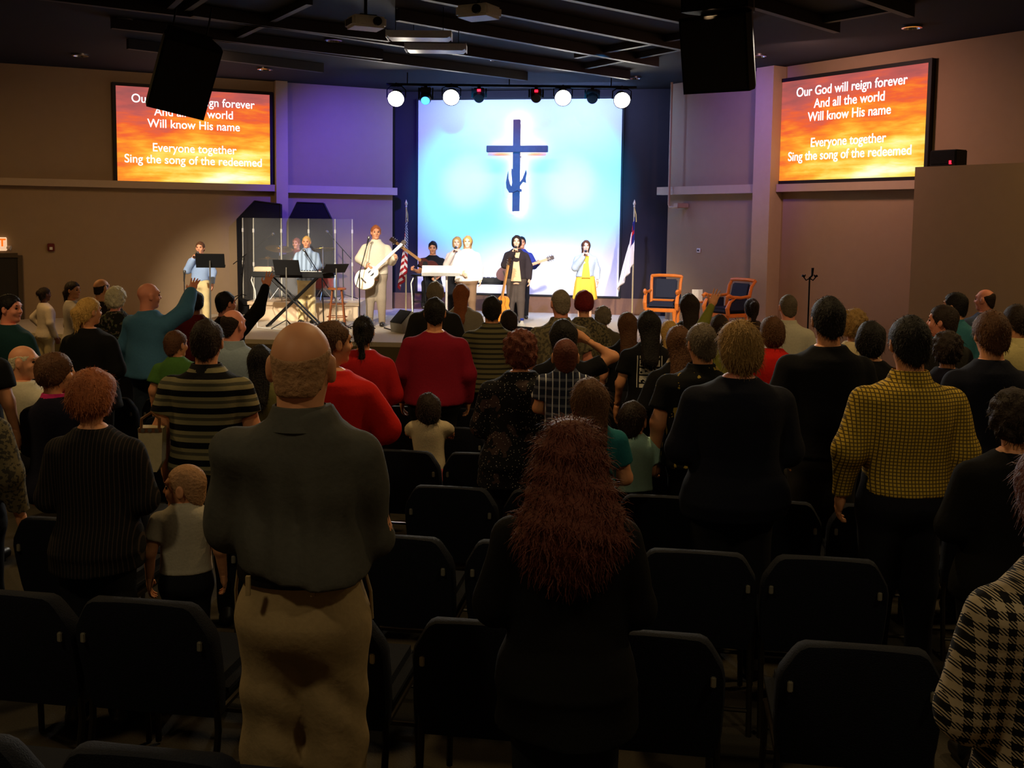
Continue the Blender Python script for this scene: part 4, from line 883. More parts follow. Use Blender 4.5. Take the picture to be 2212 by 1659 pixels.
            for s in (-1, 1):
                L_ = [(s * q[0], q[1], q[2]) for q in (hip, knee, ank)]; sg = smin(cap(G, L_[0], L_[1], (.082 * k + .018) * tw, .074 * tw), cap(G, L_[1], L_[2], .076 * tw, .066 * tw), .03)
                d = smin(d, sg, .05)
            d = smax(smax(d, G[2] - top, .006), .035 - G[2], .006) + wob(G, opt.get('fold', .005), opt.get('seed', 5)) + opt.get('wr', 0) * np.sin(38 * G[2] + 22 * np.abs(np.abs(G[0]) - .08) + 14 * G[0] + 12 * G[1]) * (.45 + .55 * np.sin(23 * G[0] + 17 * G[2])) * np.clip((.86 - G[2]) * 9, 0, 1)
        elif what == 'skirt':
            lo[2], hi[2] = .48, 1.04; G = grid(lo, hi, h); d = prof(G, [.5, .85, 1.03], [.23 * k, .2 * k, .165 * k], [.19, .155, .125], [0, -.015, 0], 2.) + .012 * np.sin(np.arctan2(G[1], G[0]) * 11) * np.clip((.95 - G[2]) * 2.5, 0, 1)
            d = smax(smax(d, .5 - G[2], .006), G[2] - 1.03, .006)
        elif what == 'shoe':
            s = opt['s']; lo, hi = (s * .112 - .07, -.13, 0), (s * .112 + .07, .18, .12); G = grid(lo, hi, h)
            d = smin(cap(G, (s * .108, -.055, .045), (s * .118, .115, .038), .047, .043), cap(G, (s * .108, -.05, .05), (s * .108, -.04, .10), .043, .04), .02); d = smax(d, .004 - G[2], .006)
            V, Q = surfnet(d, G[3], h)
            if seat: V = V + np.array([s * .006, .455, .45])
        if what != 'shoe': V, Q = surfnet(d, G[3], h)
        if seat: V = V + np.array([0, 0, dz])
        me = to_mesh(what, [(V, Q, 0)], [None])
    _TC[key] = me; return me
def child_obj(name, me, m, parent, M=None, label=None):
    if not me.materials: me.materials.append(None)
    o = bpy.data.objects.new(name, me); COL.objects.link(o); o.parent = parent
    if M is not None: o.matrix_local = M
    ms = m if isinstance(m, (list, tuple)) else [m]
    for i, mm in enumerate(ms): o.material_slots[i].link = 'OBJECT'; o.material_slots[i].material = mm
    if label: o['label'] = label
    return o
M_eye = mat('eye_dark', (30, 24, 22), .2); M_lip = mat('lip', (150, 70, 64), .5)
SK = {'fair': (214, 150, 116), 'tan': (206, 142, 102), 'pink': (222, 144, 120), 'brown': (120, 74, 50), 'pale': (235, 190, 165)}
def skin(n): return mat('skin_' + n, SK[n], .55, var=.08, scale=18, spec=.35)
HC = {'black': (22, 18, 18), 'dark': (40, 28, 22), 'brown': (82, 52, 32), 'auburn': (92, 46, 34), 'red': (112, 24, 28), 'blonde': (190, 150, 84), 'honey': (140, 108, 62), 'grey': (124, 112, 98), 'white': (206, 196, 168), 'salt': (92, 80, 68), 'ginger': (150, 84, 48), 'stubble': (164, 122, 86)}
def hairm(n): return mat('hair_' + n, HC[n], .65, var=.4, scale=70, bump=.7, spec=.22)
def fab(n, c, **k): return mat('fabric_' + n, c, .9, var=k.get('var', .12), scale=k.get('scale', 60), bump=k.get('bump', .15), spec=.15)
def person(label, px, py, d, sex='m', yaw=0., wide=1., arms=('down', 'front'), hair=('short', 'dark'), sk='tan', top=('shirt', 'navy', (30, 36, 56)), bottom=('trousers', 'black', (24, 24, 28)), seat=False, turn=0, nod=0, base=None, near=False, H=None, sleeve='long',
           hem=.97, loose=.012, collar=None, topm=None, fr=0, hs=None, group=None, belt=None, shoes=True, fold=.006, seed=None, hairk=1., flare=0, pleat=0, tw=1., topname=None, botm=None, off=.016, cat=None, wr=0., cneck=1.):
    p = P(px, py, d); b = floor_z(d) if base is None else base; full = 1.76 if not seat else 1.32
    s = (p.z - b) / full if H is None else H / full; h = .0115 if near else .021; hp = .015 if near else .028
    hs = hs or {'m': 1., 'f': .96, 'c': .96}[sex]
    if sex == 'c': hs = 1.02 if s > .85 else (1.16 if s > .7 else 1.36)
    chin = 1.76 - .125 * hs * 1.0 - .012; hc = (0, -.002, chin)
    aL, aR = arms; seed = (int(px) * 7 + int(py)) % 5 if seed is None else seed
    kb = dict(turn=round(turn / 15) * 15, nod=nod, hs=hs, hc=hc)
    def K(what, hh, **o): return (what, sex, wide, aL, aR, seat, hh, tuple(sorted(o.items())))
    ms = [skin(sk), M_eye, hairm(hair[1]) if hair else hairm('dark'), M_lip]
    body = child_obj('person', fig_mesh(K('body', hp, **kb)), ms, None); body.location = (p.x, d, b); body.scale = (s, s, s); body.rotation_euler = (0, 0, math.radians(yaw))
    tag(body, label, cat or ('child' if sex == 'c' else 'person'), group)
    zo = -.44 if seat else 0; kindt, fname, fcol = top; tm = topm or fab(fname, fcol)
    tn = topname or kindt
    sh = child_obj(tn, fig_mesh(K('shirt' if kindt != 'dress' else 'dress', h, sleeve=sleeve, hem=hem, loose=loose, fold=fold, seed=seed, flare=flare, pleat=pleat, off=off + (.008 if kindt in ('jacket', 'blazer', 'coat') else 0))), tm, body)
    if bottom:
        if bottom[0] == 'skirt': child_obj('skirt', fig_mesh(K('skirt', .02)), botm or fab(bottom[1], bottom[2]), body)
        else: child_obj('trousers', fig_mesh(K('trousers', h, seed=seed, tw=tw, wr=wr)), botm or fab(bottom[1], bottom[2]), body)
    if shoes:
        for q in (-1, 1): child_obj('shoe', fig_mesh(('shoe', 'm', 1, 'down', 'down', seat, .016, (('s', q),))), mat('black_leather', (26, 22, 20), .4, spec=.5), body)
    if hair:
        M = Matrix.Translation((hc[0], hc[1], hc[2] + zo)) @ Matrix.Rotation(math.radians(kb['turn']), 4, 'Z') @ Matrix.Rotation(math.radians(nod), 4, 'X') @ Matrix.Diagonal((hs * hairk, hs * hairk, hs * (1 + (hairk - 1) * .6), 1))
        child_obj('hair', hair_mesh(hair[0], .0065 if near else .0105, fr, 1 + (seed if fr else 0)), hairm(hair[1]), body, M)
    if collar:
        cm = MB().lathe([(.070, 1.440), (.0665, 1.49), (.069, 1.507), (.075, 1.504), (.090, 1.468), (.101, 1.442), (.085, 1.436)], 28, Matrix.Translation((0, -.027, zo)), 1.05 * (.6 + .4 * wide), 1.0)
        co = cm.build('collar', collar, body)
        co.parent = sh
    if belt:
        B = BODY['f' if sex == 'f' else 'm']; w_ = np.interp(1.03, B['zs'], B['w']) * wide + .036; dd_ = np.interp(1.03, B['zs'], B['d']) * (1 + (wide - 1) * 1.25) + .036
        MB().lathe([(1, 1.0), (1.008, 1.005), (1.008, 1.034), (1, 1.04)], 32, None, w_, dd_).build('belt', belt, body)
    return body
# ================================================================ patterned cloth
def pattern(name, build, rough=.9):
    m = bpy.data.materials.new(name); m.use_nodes = True; N, L = m.node_tree.nodes, m.node_tree.links; b = N['Principled BSDF']; b.inputs['Roughness'].default_value = rough; b.inputs['Specular IOR Level'].default_value = .15
    tc = N.new('ShaderNodeTexCoord'); sp = N.new('ShaderNodeSeparateXYZ'); L.new(tc.outputs['Object'], sp.inputs[0])
    class B: pass
    q = B(); q.x, q.y, q.z = sp.outputs; q.obj = tc.outputs['Object']
    def mth(op, a, c=0.):
        n = N.new('ShaderNodeMath'); n.operation = op
        for i, v in enumerate((a, c)):
            if isinstance(v, (int, float)): n.inputs[i].default_value = v
            else: L.new(v, n.inputs[i])
        return n.outputs[0]
    def mix(f, a, c):
        n = N.new('ShaderNodeMix'); n.data_type = 'RGBA'
        if isinstance(f, (int, float)): n.inputs[0].default_value = f
        else: L.new(f, n.inputs[0])
        for i, v in ((6, a), (7, c)):
            if isinstance(v, tuple): n.inputs[i].default_value = RGB(v)
            else: L.new(v, n.inputs[i])
        return n.outputs[2]
    def noise(scale, detail=2.):
        n = N.new('ShaderNodeTexNoise'); n.inputs['Scale'].default_value = scale; n.inputs['Detail'].default_value = detail; L.new(q.obj, n.inputs['Vector']); return n.outputs[0]
    def vor(scale):
        n = N.new('ShaderNodeTexVoronoi'); n.inputs['Scale'].default_value = scale; L.new(q.obj, n.inputs['Vector']); return n.outputs['Distance'], n.outputs['Color']
    q.m, q.mix, q.noise, q.vor = mth, mix, noise, vor
    q.fr = lambda v, f: mth('FRACT', mth('MULTIPLY', v, f)); q.lt = lambda v, t: mth('LESS_THAN', v, t); q.gt = lambda v, t: mth('GREATER_THAN', v, t)
    q.mul = lambda a, c: mth('MULTIPLY', a, c); q.mx = lambda a, c: mth('MAXIMUM', a, c); q.mn = lambda a, c: mth('MINIMUM', a, c); q.ab = lambda a, c: mth('ABSOLUTE', mth('SUBTRACT', a, c)); q.add = lambda a, c: mth('ADD', a, c)
    L.new(build(q), b.inputs['Base Color'])
    bp = N.new('ShaderNodeBump'); bp.inputs['Strength'].default_value = .15; bp.inputs['Distance'].default_value = .01; L.new(noise(60.), bp.inputs['Height']); L.new(bp.outputs[0], b.inputs['Normal'])
    return m
PM = {
    'polo': pattern('banded_polo', lambda q: q.mix(q.lt(q.fr(q.z, 10.5), .36), q.mix(q.lt(q.ab(q.fr(q.z, 10.5), .70), .09), (132, 124, 92), (78, 76, 62)), (14, 14, 16))),
    'fine': pattern('fine_striped_shirt', lambda q: q.mix(q.lt(q.fr(q.z, 22), .4), (98, 92, 66), (40, 40, 34))),
    'check': pattern('yellow_check', lambda q: q.mix(q.mx(q.lt(q.fr(q.x, 62), .3), q.lt(q.fr(q.z, 62), .3)), (206, 170, 62), (96, 78, 34))),
    'tooth': pattern('houndstooth', lambda q: q.mix(q.mix(q.gt(q.fr(q.add(q.x, q.z), 120), .5), q.mix(q.gt(q.fr(q.x, 30), .5), (0, 0, 0), (255, 255, 255)), q.mix(q.gt(q.fr(q.z, 30), .5), (0, 0, 0), (255, 255, 255))), (22, 20, 20), (176, 158, 130))),
    'plaid': pattern('navy_plaid', lambda q: q.mix(q.lt(q.fr(q.x, 17), .16), q.mix(q.lt(q.fr(q.z, 13), .3), (44, 48, 66), (96, 98, 112)), (205, 205, 210))),
    'aloha': pattern('black_gold_print', lambda q: q.mix(q.gt(q.noise(16., 3.), .62), (16, 16, 18), (150, 128, 58))),
    'floral': pattern('dark_floral_print', lambda q: q.mix(q.gt(q.noise(26., 3.), .55), (34, 34, 28), q.mix(q.gt(q.noise(40.), .5), (110, 92, 88), (88, 96, 70)))),
    'glitter': pattern('black_sequin_knit', lambda q: q.mix(q.lt(q.vor(62.)[0], .17), q.mix(q.gt(q.noise(9.), .6), (22, 22, 26), (66, 52, 50)), (188, 180, 172))),
    'pin': pattern('dark_pinstripe_jacket', lambda q: q.mix(q.lt(q.fr(q.x, 55), .22), (24, 22, 22), (58, 47, 42))),
    'camo': pattern('mottled_shirt', lambda q: q.mix(q.gt(q.noise(34., 3.), .5), (126, 116, 90), (88, 82, 68))),
    'camo2': pattern('mottled_blouse', lambda q: q.mix(q.gt(q.noise(46., 3.), .52), (108, 98, 74), (62, 58, 50))),
    'print': pattern('black_tee_with_print', lambda q: q.mix(q.mul(q.mul(q.lt(q.ab(q.x, 0.), .105), q.lt(q.ab(q.z, 1.245), .135)), q.mul(q.lt(q.y, -.03), q.mx(q.mul(q.mul(q.lt(q.ab(q.fr(q.add(q.x, .105), 4.75), .5), .40), q.gt(q.noise(38., 2.), .42)), q.lt(q.ab(q.fr(q.z, 14.8), .5), .40)), q.gt(q.ab(q.x, 0.), .098)))), (18, 18, 20), (200, 196, 186))),
    'denim': pattern('pale_denim', lambda q: q.mix(q.noise(40., 3.), (150, 172, 186), (196, 208, 212))),
    'blueplaid': pattern('blue_grey_shirt', lambda q: q.mix(q.gt(q.fr(q.x, 11), .55), (156, 178, 208), (118, 136, 160))),
}
# ================================================================ rows of chairs
M_fab = mat('navy_chair_fabric', (19, 22, 33), .8, var=.5, scale=220, bump=.35, spec=.2); M_leg = mat('bronze_tube', (58, 52, 44), .35, metal=.8); M_clip = mat('steel_clip', (170, 165, 150), .35, metal=.7)
def chair_meshes():
    o = [(-.165, .0), (-.06, -.006), (.06, -.006), (.165, 0)]
    half = [(.235, .36), (.247, .46), (.251, .58), (.250, .66), (.241, .70), (.222, .735), (.205, .765), (.190, .785), (.168, .797), (.09, .80), (0, .801)]
    ring = half + [(-x, z) for x, z in half[-2::-1]]; n = len(ring); m = MB(); cxz = (0, .58); vs = []; fs = []
    lean = lambda z: -.10 * (z - .40) / .4
    for y, k in ((.030, .90), (.040, .965), (.022, 1.0), (-.012, 1.0), (-.026, .975), (-.030, .90)):
        for x, z in ring: X_, Z_ = cxz[0] + (x - cxz[0]) * k, cxz[1] + (z - cxz[1]) * k; vs.append((X_, y + lean(Z_) + (.012 * (1 - (X_ / .25) ** 2) if y < 0 else .02 * (X_ / .25) ** 2), Z_))
    for i in range(5):
        for j in range(n): fs.append((i * n + j, i * n + (j + 1) % n, (i + 1) * n + (j + 1) % n, (i + 1) * n + j))
    fs.append(tuple(range(n))); fs.append(tuple(range(5 * n, 6 * n))[::-1]); m.add(vs, fs); A = {'backrest': (m.mesh('backrest', M_fab), 1)}
    A['seat'] = (MB().box((0, .275, .425), (.47, .46, .085), bev=.035).mesh('seat', M_fab), 1)
    A['seat_pan'] = (MB().box((0, .275, .375), (.42, .42, .02)).mesh('seat_pan', M_blk), 1)
    for s in (-1, 1):
        A['leg%d' % s] = (MB().tube([(s * .235, -.075, .0), (s * .235, -.01, .32), (s * .232, -.015, .42), (s * .228, -.06, .60)], .0125, 7).mesh('leg', M_leg), 0)
        A['leg%d' % (s + 5)] = (MB().tube([(s * .235, .46, .0), (s * .228, .44, .36), (s * .228, .40, .375), (s * .228, .0, .375)], .0125, 7).mesh('leg', M_leg), 0)
        A['clip%d' % s] = (MB().box((s * .212, -.096, .655), (.017, .016, .034), bev=.003).mesh('clip', M_clip), 0)
    A['stretcher1'] = (MB().tube([(-.235, -.05, .12), (.235, -.05, .12)], .009, 6).mesh('stretcher', M_leg), 0)
    A['stretcher2'] = (MB().tube([(-.234, .45, .16), (.234, .45, .16)], .009, 6).mesh('stretcher', M_leg), 0)
    return [(k.rstrip('-0123456789'), v[0]) for k, v in A.items()]
CHM = chair_meshes(); ROWD = [2.32, 3.37, 4.40, 5.47, 6.53, 7.60, 8.70, 9.75]; SL = .151
ROWX = [[-1.36, -.82], [-1.74, -1.235, -.64, -.055, .45, 1.10], [-2.0, -1.49, -.985, -.475, .07, .78, 1.29, 1.80], [-2.28, -1.76, -.82, -.30, .22, .80, 1.34, 1.86, 2.42],
        [-2.75, -2.2, -1.7, -1.19, -.68, -.17, .34, 1.06, 1.57, 2.09, 2.62], [-3.1, -2.58, -1.45, -.93, -.42, .10, .62, 1.2, 1.72, 2.3, 2.85, 3.4], [-3.55, -3.0, -1.45, -.93, -.4, .12, .66, 1.2, 1.75, 2.3, 2.85, 3.4], [-3.4, -2.85, -1.6, -1.05, -.5, .05, .6, 1.15, 1.7, 2.3, 2.9, 3.5]]
SKIPCH = {k: set() for k in range(8)}
ROWN = ['nearest row', 'second row', 'third row', 'fourth row', 'fifth row', 'sixth row', 'seventh row', 'eighth row']
def snap(px, py, d):
    """keep people in the gaps between chair rows"""
    best = None; x = P(px, py, d).x; r = d + SL * (x + .17)
    for R in ROWD + [ROWD[-1] + 1.06 * k for k in (1, 2, 3, 4, 5)]:
        lo_, hi_ = R + .62, R + .86; q = min(max(r, lo_), hi_)
        if best is None or abs(q - r) < abs(best - r): best = q
    return d + (best - r)
# ================================================================ the congregation
def A(label, px, py, d, **k):
    if 'base' not in k and not k.pop('free', False): d = snap(px, py, d)
    return person(label, px, py, d, **k)
def S(n, c): return ('shirt', n, c)
def J(n, c): return ('jacket', n, c)
BLK = ('trousers', 'black', (24, 24, 28)); JEAN = ('trousers', 'jeans', (38, 48, 66)); KH = ('trousers', 'khaki', (150, 128, 92)); GRY = ('trousers', 'grey', (58, 56, 54))
# nearest figures
hero = A('bald man in a charcoal long-sleeved shirt and khaki trousers, largest figure', 652, 681, 2.92, wide=1.0, near=True, hs=1.1, wr=.006, arms=('close', 'close'), hair=('fringe', 'stubble'), sk='tan', top=S('charcoal', (74, 72, 66)), bottom=KH, hem=1.01, loose=.05, collar=fab('charcoal', (74, 72, 66)), belt=mat('black_belt', (20, 16, 14), .4), pleat=.013, fold=.014, tw=1.1, seed=2, turn=-5)
for s in (-1, 1):
    o = MB().tube([(s * .185, -.02, 1.015), (s * .198, .0, .95), (s * .2, .02, .86)], .005, 6).build('pocket_seam', fab('khaki', (150, 128, 92)), hero)
for x in (-.12, .06): MB().box((x, -.163, 1.02), (.012, .012, .055)).build('belt_loop', fab('khaki', (150, 128, 92)), hero)
A('woman with long frizzy auburn hair in black, right of the bald man', 1232, 903, 2.78, sex='f', near=True, wide=1.16, arms=('front', 'front'), hair=('frizzy', 'auburn'), fr=5200, hairk=1.05, top=('jacket', 'black_knit', (14, 13, 14)), hem=.72, loose=.02, sk='fair')
A('man in a yellow checked shirt standing with arms down', 1966, 678, 4.6, near=True, wide=1.13, arms=('down', 'down'), hair=('short', 'black'), top=S('yellow', (206, 170, 62)), topm=PM['check'], collar=PM['check'], hem=.93, loose=.012, sk='tan', bottom=('trousers', 'dark_jeans', (26, 26, 34)), fold=.009, pleat=.005)
A('woman in a black and cream houndstooth jacket at the right edge', 2300, 935, 2.08, sex='f', near=True, wide=.86, free=True, arms=('close', 'front'), hair=('bob', 'auburn'), topm=PM['tooth'], top=J('tooth', (176, 158, 130)), hem=.62, loose=.02, sk='brown', yaw=8)
A('short brown-haired woman in a dark pinstripe jacket at left', 203, 794, 4.15, sex='f', near=True, wide=1.04, arms=('front', 'front'), hair=('bowl', 'ginger'), hairk=1.14, topm=PM['pin'], top=J('pin', (26, 24, 24)), hem=.78, loose=.02, sk='tan', turn=-15)
A('woman with olive blonde hair in a navy blazer, centre right', 1597, 686, 4.75, sex='f', near=True, wide=1.32, arms=('front', 'front'), hair=('bob', 'honey'), hairk=1.0, top=('blazer', 'navy_blazer', (20, 22, 34)), hem=.80, sk='pink', turn=15)
A('small boy with cropped hair and white shirt beside the bald man, face in profile', 398, 1000, 4.75, sex='c', near=True, hair=('crop', 'stubble'), top=S('white_tee', (176, 166, 148)), sleeve='short', sk='tan', turn=75, arms=('down', 'down'), yaw=10)
A('man in an olive and black striped polo shirt', 448, 686, 5.7, near=True, wide=1.15, arms=('down', 'front'), hair=('short', 'dark'), topm=PM['polo'], top=S('polo', (130, 124, 96)), sleeve='short', hem=.90, loose=.03, collar=mat('fabric_black_collar', (16, 16, 18), .9), sk='tan')
A('woman with reddish brown hair in a glittery black top', 1125, 711, 5.7, sex='f', near=True, wide=1.3, arms=('front', 'front'), hair=('curly', 'auburn'), hairk=1.06, fr=900, topm=PM['glitter'], top=J('glitter', (22, 22, 26)), hem=.74, sk='fair')
A('tall man in a plain black t-shirt left of the yellow shirt', 1790, 637, 5.5, near=True, wide=1.16, arms=('down', 'front'), hair=('short', 'black'), top=S('black_tee', (18, 18, 22)), sleeve='short', hem=.88, loose=.03, sk='tan', bottom=GRY)
A('man with light brown hair in a dark navy top at right', 2142, 669, 5.3, near=True, wide=1.05, arms=('front', 'front'), hair=('short', 'brown'), hairk=1.05, top=S('navy_dark', (24, 26, 40)), sk='tan')
A('dark-haired person in black beside the yellow shirt at the right edge', 2190, 835, 4.1, sex='f', wide=1.15, arms=('front', 'front'), hair=('curly', 'dark'), top=J('black_knit', (14, 13, 14)), hem=.8, sk='tan')
# left block
A('man with dark hair in a deep teal shirt at the left edge', 22, 634, 8.6, wide=1.2, hair=('short', 'black'), top=S('teal_dark', (22, 52, 56)), turn=-75, yaw=-25, sk='pink')
A('bald man in black cut off by the left edge', -62, 664, 6.2, wide=1.0, hair=('fringe', 'stubble'), top=S('black_tee', (18, 18, 22)), sleeve='short', sk='tan', arms=('down', 'down'), turn=-30)
A('person in a mottled grey shirt at the left edge', -88, 760, 4.9, wide=1.1, hair=('short', 'grey'), topm=PM['camo2'], top=S('camo2', (100, 95, 80)), arms=('down', 'down'), sk='tan')
A('girl in white walking by the left wall', 97, 620, 15.0, sex='f', free=True, hair=('bun', 'dark'), top=S('white_cotton', (206, 190, 176)), bottom=('trousers', 'cream', (196, 178, 140)), arms=('hip', 'down'), sk='brown', yaw=-40, hem=.86)
A('girl with a long dark braid and white sweater', 158, 607, 13.5, free=True, sex='f', hair=('braid', 'dark'), top=S('white_knit', (180, 168, 160)), bottom=('trousers', 'white', (170, 160, 150)), yaw=-55, turn=-45, sk='tan', hem=.84)
A('bald man standing behind the white-haired woman', 220, 600, 12.6, free=True, hair=('fringe', 'dark'), top=S('dark_brown', (40, 32, 28)), turn=-30, sk='tan')
A('blonde woman with a short ponytail in a black jacket', 194, 641, 8.5, sex='f', wide=1.25, hair=('pony', 'blonde'), top=J('black_coat', (16, 16, 18)), hem=.78, turn=-30, yaw=-10, sk='tan', arms=('front', 'front'))
A('woman with curly white hair and a dark floral jacket', 252, 618, 11.2, free=True, sex='f', wide=1.15, hair=('curly', 'white'), fr=500, topm=PM['floral'], top=J('floral', (60, 60, 50)), hem=.8, yaw=-20, sk='pink', arms=('front', 'front'))
A('bald man in a blue shirt reaching one arm out to the right', 322, 608, 10.0, wide=1.18, hair=None, top=S('blue', (66, 112, 150)), bottom=JEAN, hem=.86, loose=.05, arms=('down', ((.25, .18, 1.47), (.20, .35, 1.66), 'open', (-1, 0, .5))), yaw=-22, turn=-30, sk='pink', fold=.009)
A('dark-haired woman in a dark red top under the outstretched arm', 423, 626, 11.4, sex='f', wide=1.1, hair=('bowl', 'black'), top=S('dark_red', (84, 18, 20)), sk='brown')
A('person in black raising one arm towards the keyboard', 489, 628, 10.6, wide=1.0, hair=('short', 'black'), top=S('black_knit', (14, 13, 14)), arms=('front', ((.33, .06, 1.54), (.40, .12, 1.80), 'open', (-1, 0, .4))), sk='pink', turn=-45)
A('balding man in a pale blue shirt in front of the stage', 505, 665, 7.6, wide=1.08, hair=('thin', 'dark'), top=S('pale_blue', (140, 156, 172)), collar=fab('pale_blue', (140, 156, 172)), sk='pink', turn=-30)
A('child with light brown hair in a green shirt', 381, 712, 8.2, sex='c', hair=('short', 'brown'), top=S('green', (70, 110, 50)), sleeve='short', sk='tan', turn=-30)
A('elderly bald man in a white shirt sitting at left', 52, 742, 7.6, seat=True, hair=('fringe', 'white'), top=S('white_shirt', (196, 190, 172)), sk='fair', turn=-75, yaw=-15, arms=('lap', 'lap'))
A('seated woman in navy with a pink collar at left', 122, 757, 6.6, sex='f', seat=True, hair=('bowl', 'brown'), top=J('navy_coat', (20, 20, 36)), hem=.84, collar=fab('pink', (190, 40, 110)), sk='tan', turn=-60, arms=('lap', 'lap'))
A('woman with long black hair left of the bald man', 566, 742, 6.6, sex='f', near=True, wide=1.05, hair=('long', 'black'), top=S('olive', (104, 100, 58)), sleeve='short', sk='tan')
A('woman in a bright red jacket just behind the bald man', 722, 690, 5.7, sex='f', near=True, wide=1.28, hair=('short', 'brown'), top=J('red_bright', (190, 28, 22)), hem=.84, sk='tan', turn=-45, yaw=-12, arms=('front', ((.29, .04, 1.15), (.16, .2, 1.06), 'relaxed', (0, .3, 1))), fold=.009)
A('woman with a dark messy ponytail in a red top', 786, 681, 7.6, sex='f', wide=1.2, hair=('highpony', 'black'), fr=700, top=J('red_deep', (168, 24, 28)), hem=.82, sk='tan', arms=('down', 'front'))
# middle block
A('man in a maroon shirt, arms at his sides', 940, 640, 8.3, wide=1.2, hair=('short', 'black'), top=S('maroon', (128, 20, 40)), hem=.88, loose=.04, sk='tan', arms=('down', 'down'))
A('person with grey hair in a dark jacket before the lectern', 941, 606, 11.1, free=True, wide=1.1, hair=('short', 'grey'), top=J('dark_jacket', (36, 34, 32)), hem=.85, sk='tan')
A('red-haired woman in a pale grey coat', 999, 611, 12.1, free=True, sex='f', wide=1.15, hair=('long', 'ginger'), top=J('grey_coat', (150, 140, 126)), hem=.75, sk='fair', yaw=-10)
A('dark-haired man in a finely striped olive shirt', 1063, 637, 9.2, wide=1.18, hair=('short', 'black'), topm=PM['fine'], top=S('fine', (80, 76, 60)), sleeve='short', hem=.88, loose=.03, sk='tan', collar=PM['fine'])
A('dark-haired person in black beyond the striped olive shirt', 1100, 667, 10.6, sex='f', hair=('bob', 'dark'), top=J('black_coat', (16, 16, 18)), sk='tan')
A('grey-haired man in a mottled olive shirt beside the red-haired woman', 1211, 622, 9.0, wide=1.15, hair=('crop', 'grey'), topm=PM['camo'], top=S('camo', (110, 104, 84)), collar=PM['camo'], sleeve='short', hem=.88, sk='pink', turn=15)
A('woman with short burgundy hair in a mottled blouse', 1262, 624, 10.0, sex='f', wide=1.2, hair=('bowl', 'red'), topm=PM['camo2'], top=S('camo2', (90, 82, 66)), hem=.84, sk='fair')
A('short person with fuzzy grey hair in front of the stage', 1303, 659, 11.6, sex='f', hair=('curly', 'grey'), top=J('taupe', (92, 84, 70)), sk='pink')
A('woman with long dark hair holding a hand to her head', 1218, 688, 7.2, sex='f', wide=1.12, hair=('long', 'black'), hairk=1.08, top=S('black_tee', (18, 18, 22)), sleeve='short', arms=('front', ((.40, .02, 1.47), (.17, .03, 1.60), 'relaxed', (0, 0, -1))), sk='tan')
bx, by_ = X_at(1222, 6.1), 6.1
A('girl with long light brown hair in a black tee', 1356, 672, 9.2, sex='f', hair=('verylong', 'brown'), top=S('black_tee', (18, 18, 22)), sleeve='short', sk='fair', arms=('down', 'front'))
A('woman with very long black hair and a printed black tee', 1402, 668, 8.2, sex='f', wide=1.08, hair=('long', 'black'), topm=PM['print'], top=S('print', (18, 18, 20)), sleeve='short', hem=.88, sk='tan', arms=('down', 'front'))
A('woman with long dark brown hair in front of the armchairs', 1489, 632, 10.6, sex='f', wide=1.1, hair=('long', 'dark'), top=J('dark_jacket', (36, 34, 32)), sk='tan')
A('fair-haired girl half hidden behind the dark-haired women', 1447, 690, 9.4, sex='f', hair=('long', 'blonde'), top=S('cream', (170, 160, 130)), sk='fair')
A('woman with brown hair and a cream lace collar', 1467, 700, 6.9, sex='f', hair=('long', 'brown'), top=J('black_coat', (16, 16, 18)), sk='tan', collar=fab('lace', (170, 150, 120)))
A('grey-haired man in a black and gold printed shirt', 1516, 695, 6.0, near=True, wide=1.15, hair=('short', 'salt'), topm=PM['aloha'], top=S('aloha', (30, 28, 22)), collar=PM['aloha'], sleeve='short', hem=.86, loose=.04, sk='tan', turn=15)
A('person raising a hand in a green-yellow sleeve', 1555, 677, 9.0, sex='f', hair=('short', 'dark'), top=S('lime', (120, 122, 52)), arms=(((.19, .16, 1.55), (.06, .2, 1.82), 'open', (1, 0, 0)), 'front'), sk='tan')
A('woman with a brown bob in a bright red blouse', 1669, 680, 7.6, sex='f', wide=1.25, hair=('bob', 'brown'), top=S('red_bright', (190, 28, 22)), hem=.84, sk='tan', arms=('down', 'front'))
A('woman with a dark clipped-up ponytail by the pilaster', 1624, 643, 11.6, free=True, sex='f', hair=('highpony', 'dark'), top=J('brown_knit', (70, 52, 44)), sk='tan')
A('man in a white shirt in front of the candelabra', 1703, 633, 9.6, wide=1.1, hair=('crop', 'salt'), top=S('white_shirt', (196, 190, 172)), collar=fab('white_shirt', (196, 190, 172)), sk='pink', turn=15, yaw=-12)
A('woman with curly blonde hair and a cream blouse', 1845, 664, 8.3, sex='f', hair=('curly', 'honey'), fr=500, top=S('cream', (170, 160, 130)), sk='fair')
A('woman with smooth black hair behind the yellow shirt', 1885, 690, 6.6, sex='f', hair=('bob', 'black'), top=J('black_coat', (16, 16, 18)), sk='tan', turn=-30)
# right block
A('man with receding dark hair looking left', 2036, 657, 8.2, wide=1.05, hair=('short', 'dark'), top=J('dark_jacket', (36, 34, 32)), sk='pink', turn=45, yaw=10)
A('dark-haired man in a teal shirt by the right wall', 2063, 630, 10.1, wide=1.1, hair=('short', 'black'), top=S('teal', (60, 120, 134)), sk='fair', turn=45, collar=fab('teal', (60, 120, 134)))
A('balding man in a blue shirt farthest right by the wall', 2128, 622, 11.8, free=True, hair=('thin', 'dark'), top=S('steel_blue', (70, 84, 110)), sk='pink', turn=45)
A('woman with dark curly hair right of the yellow shirt', 2046, 712, 6.4, sex='f', hair=('curly', 'dark'), fr=700, top=J('navy_coat', (20, 20, 36)), sk='tan')
A('dark-haired man in a cream shirt at the right edge', 2196, 655, 7.7, wide=1.05, hair=('short', 'dark'), top=S('cream_shirt', (186, 172, 120)), collar=fab('cream_shirt', (186, 172, 120)), sk='tan', turn=15)
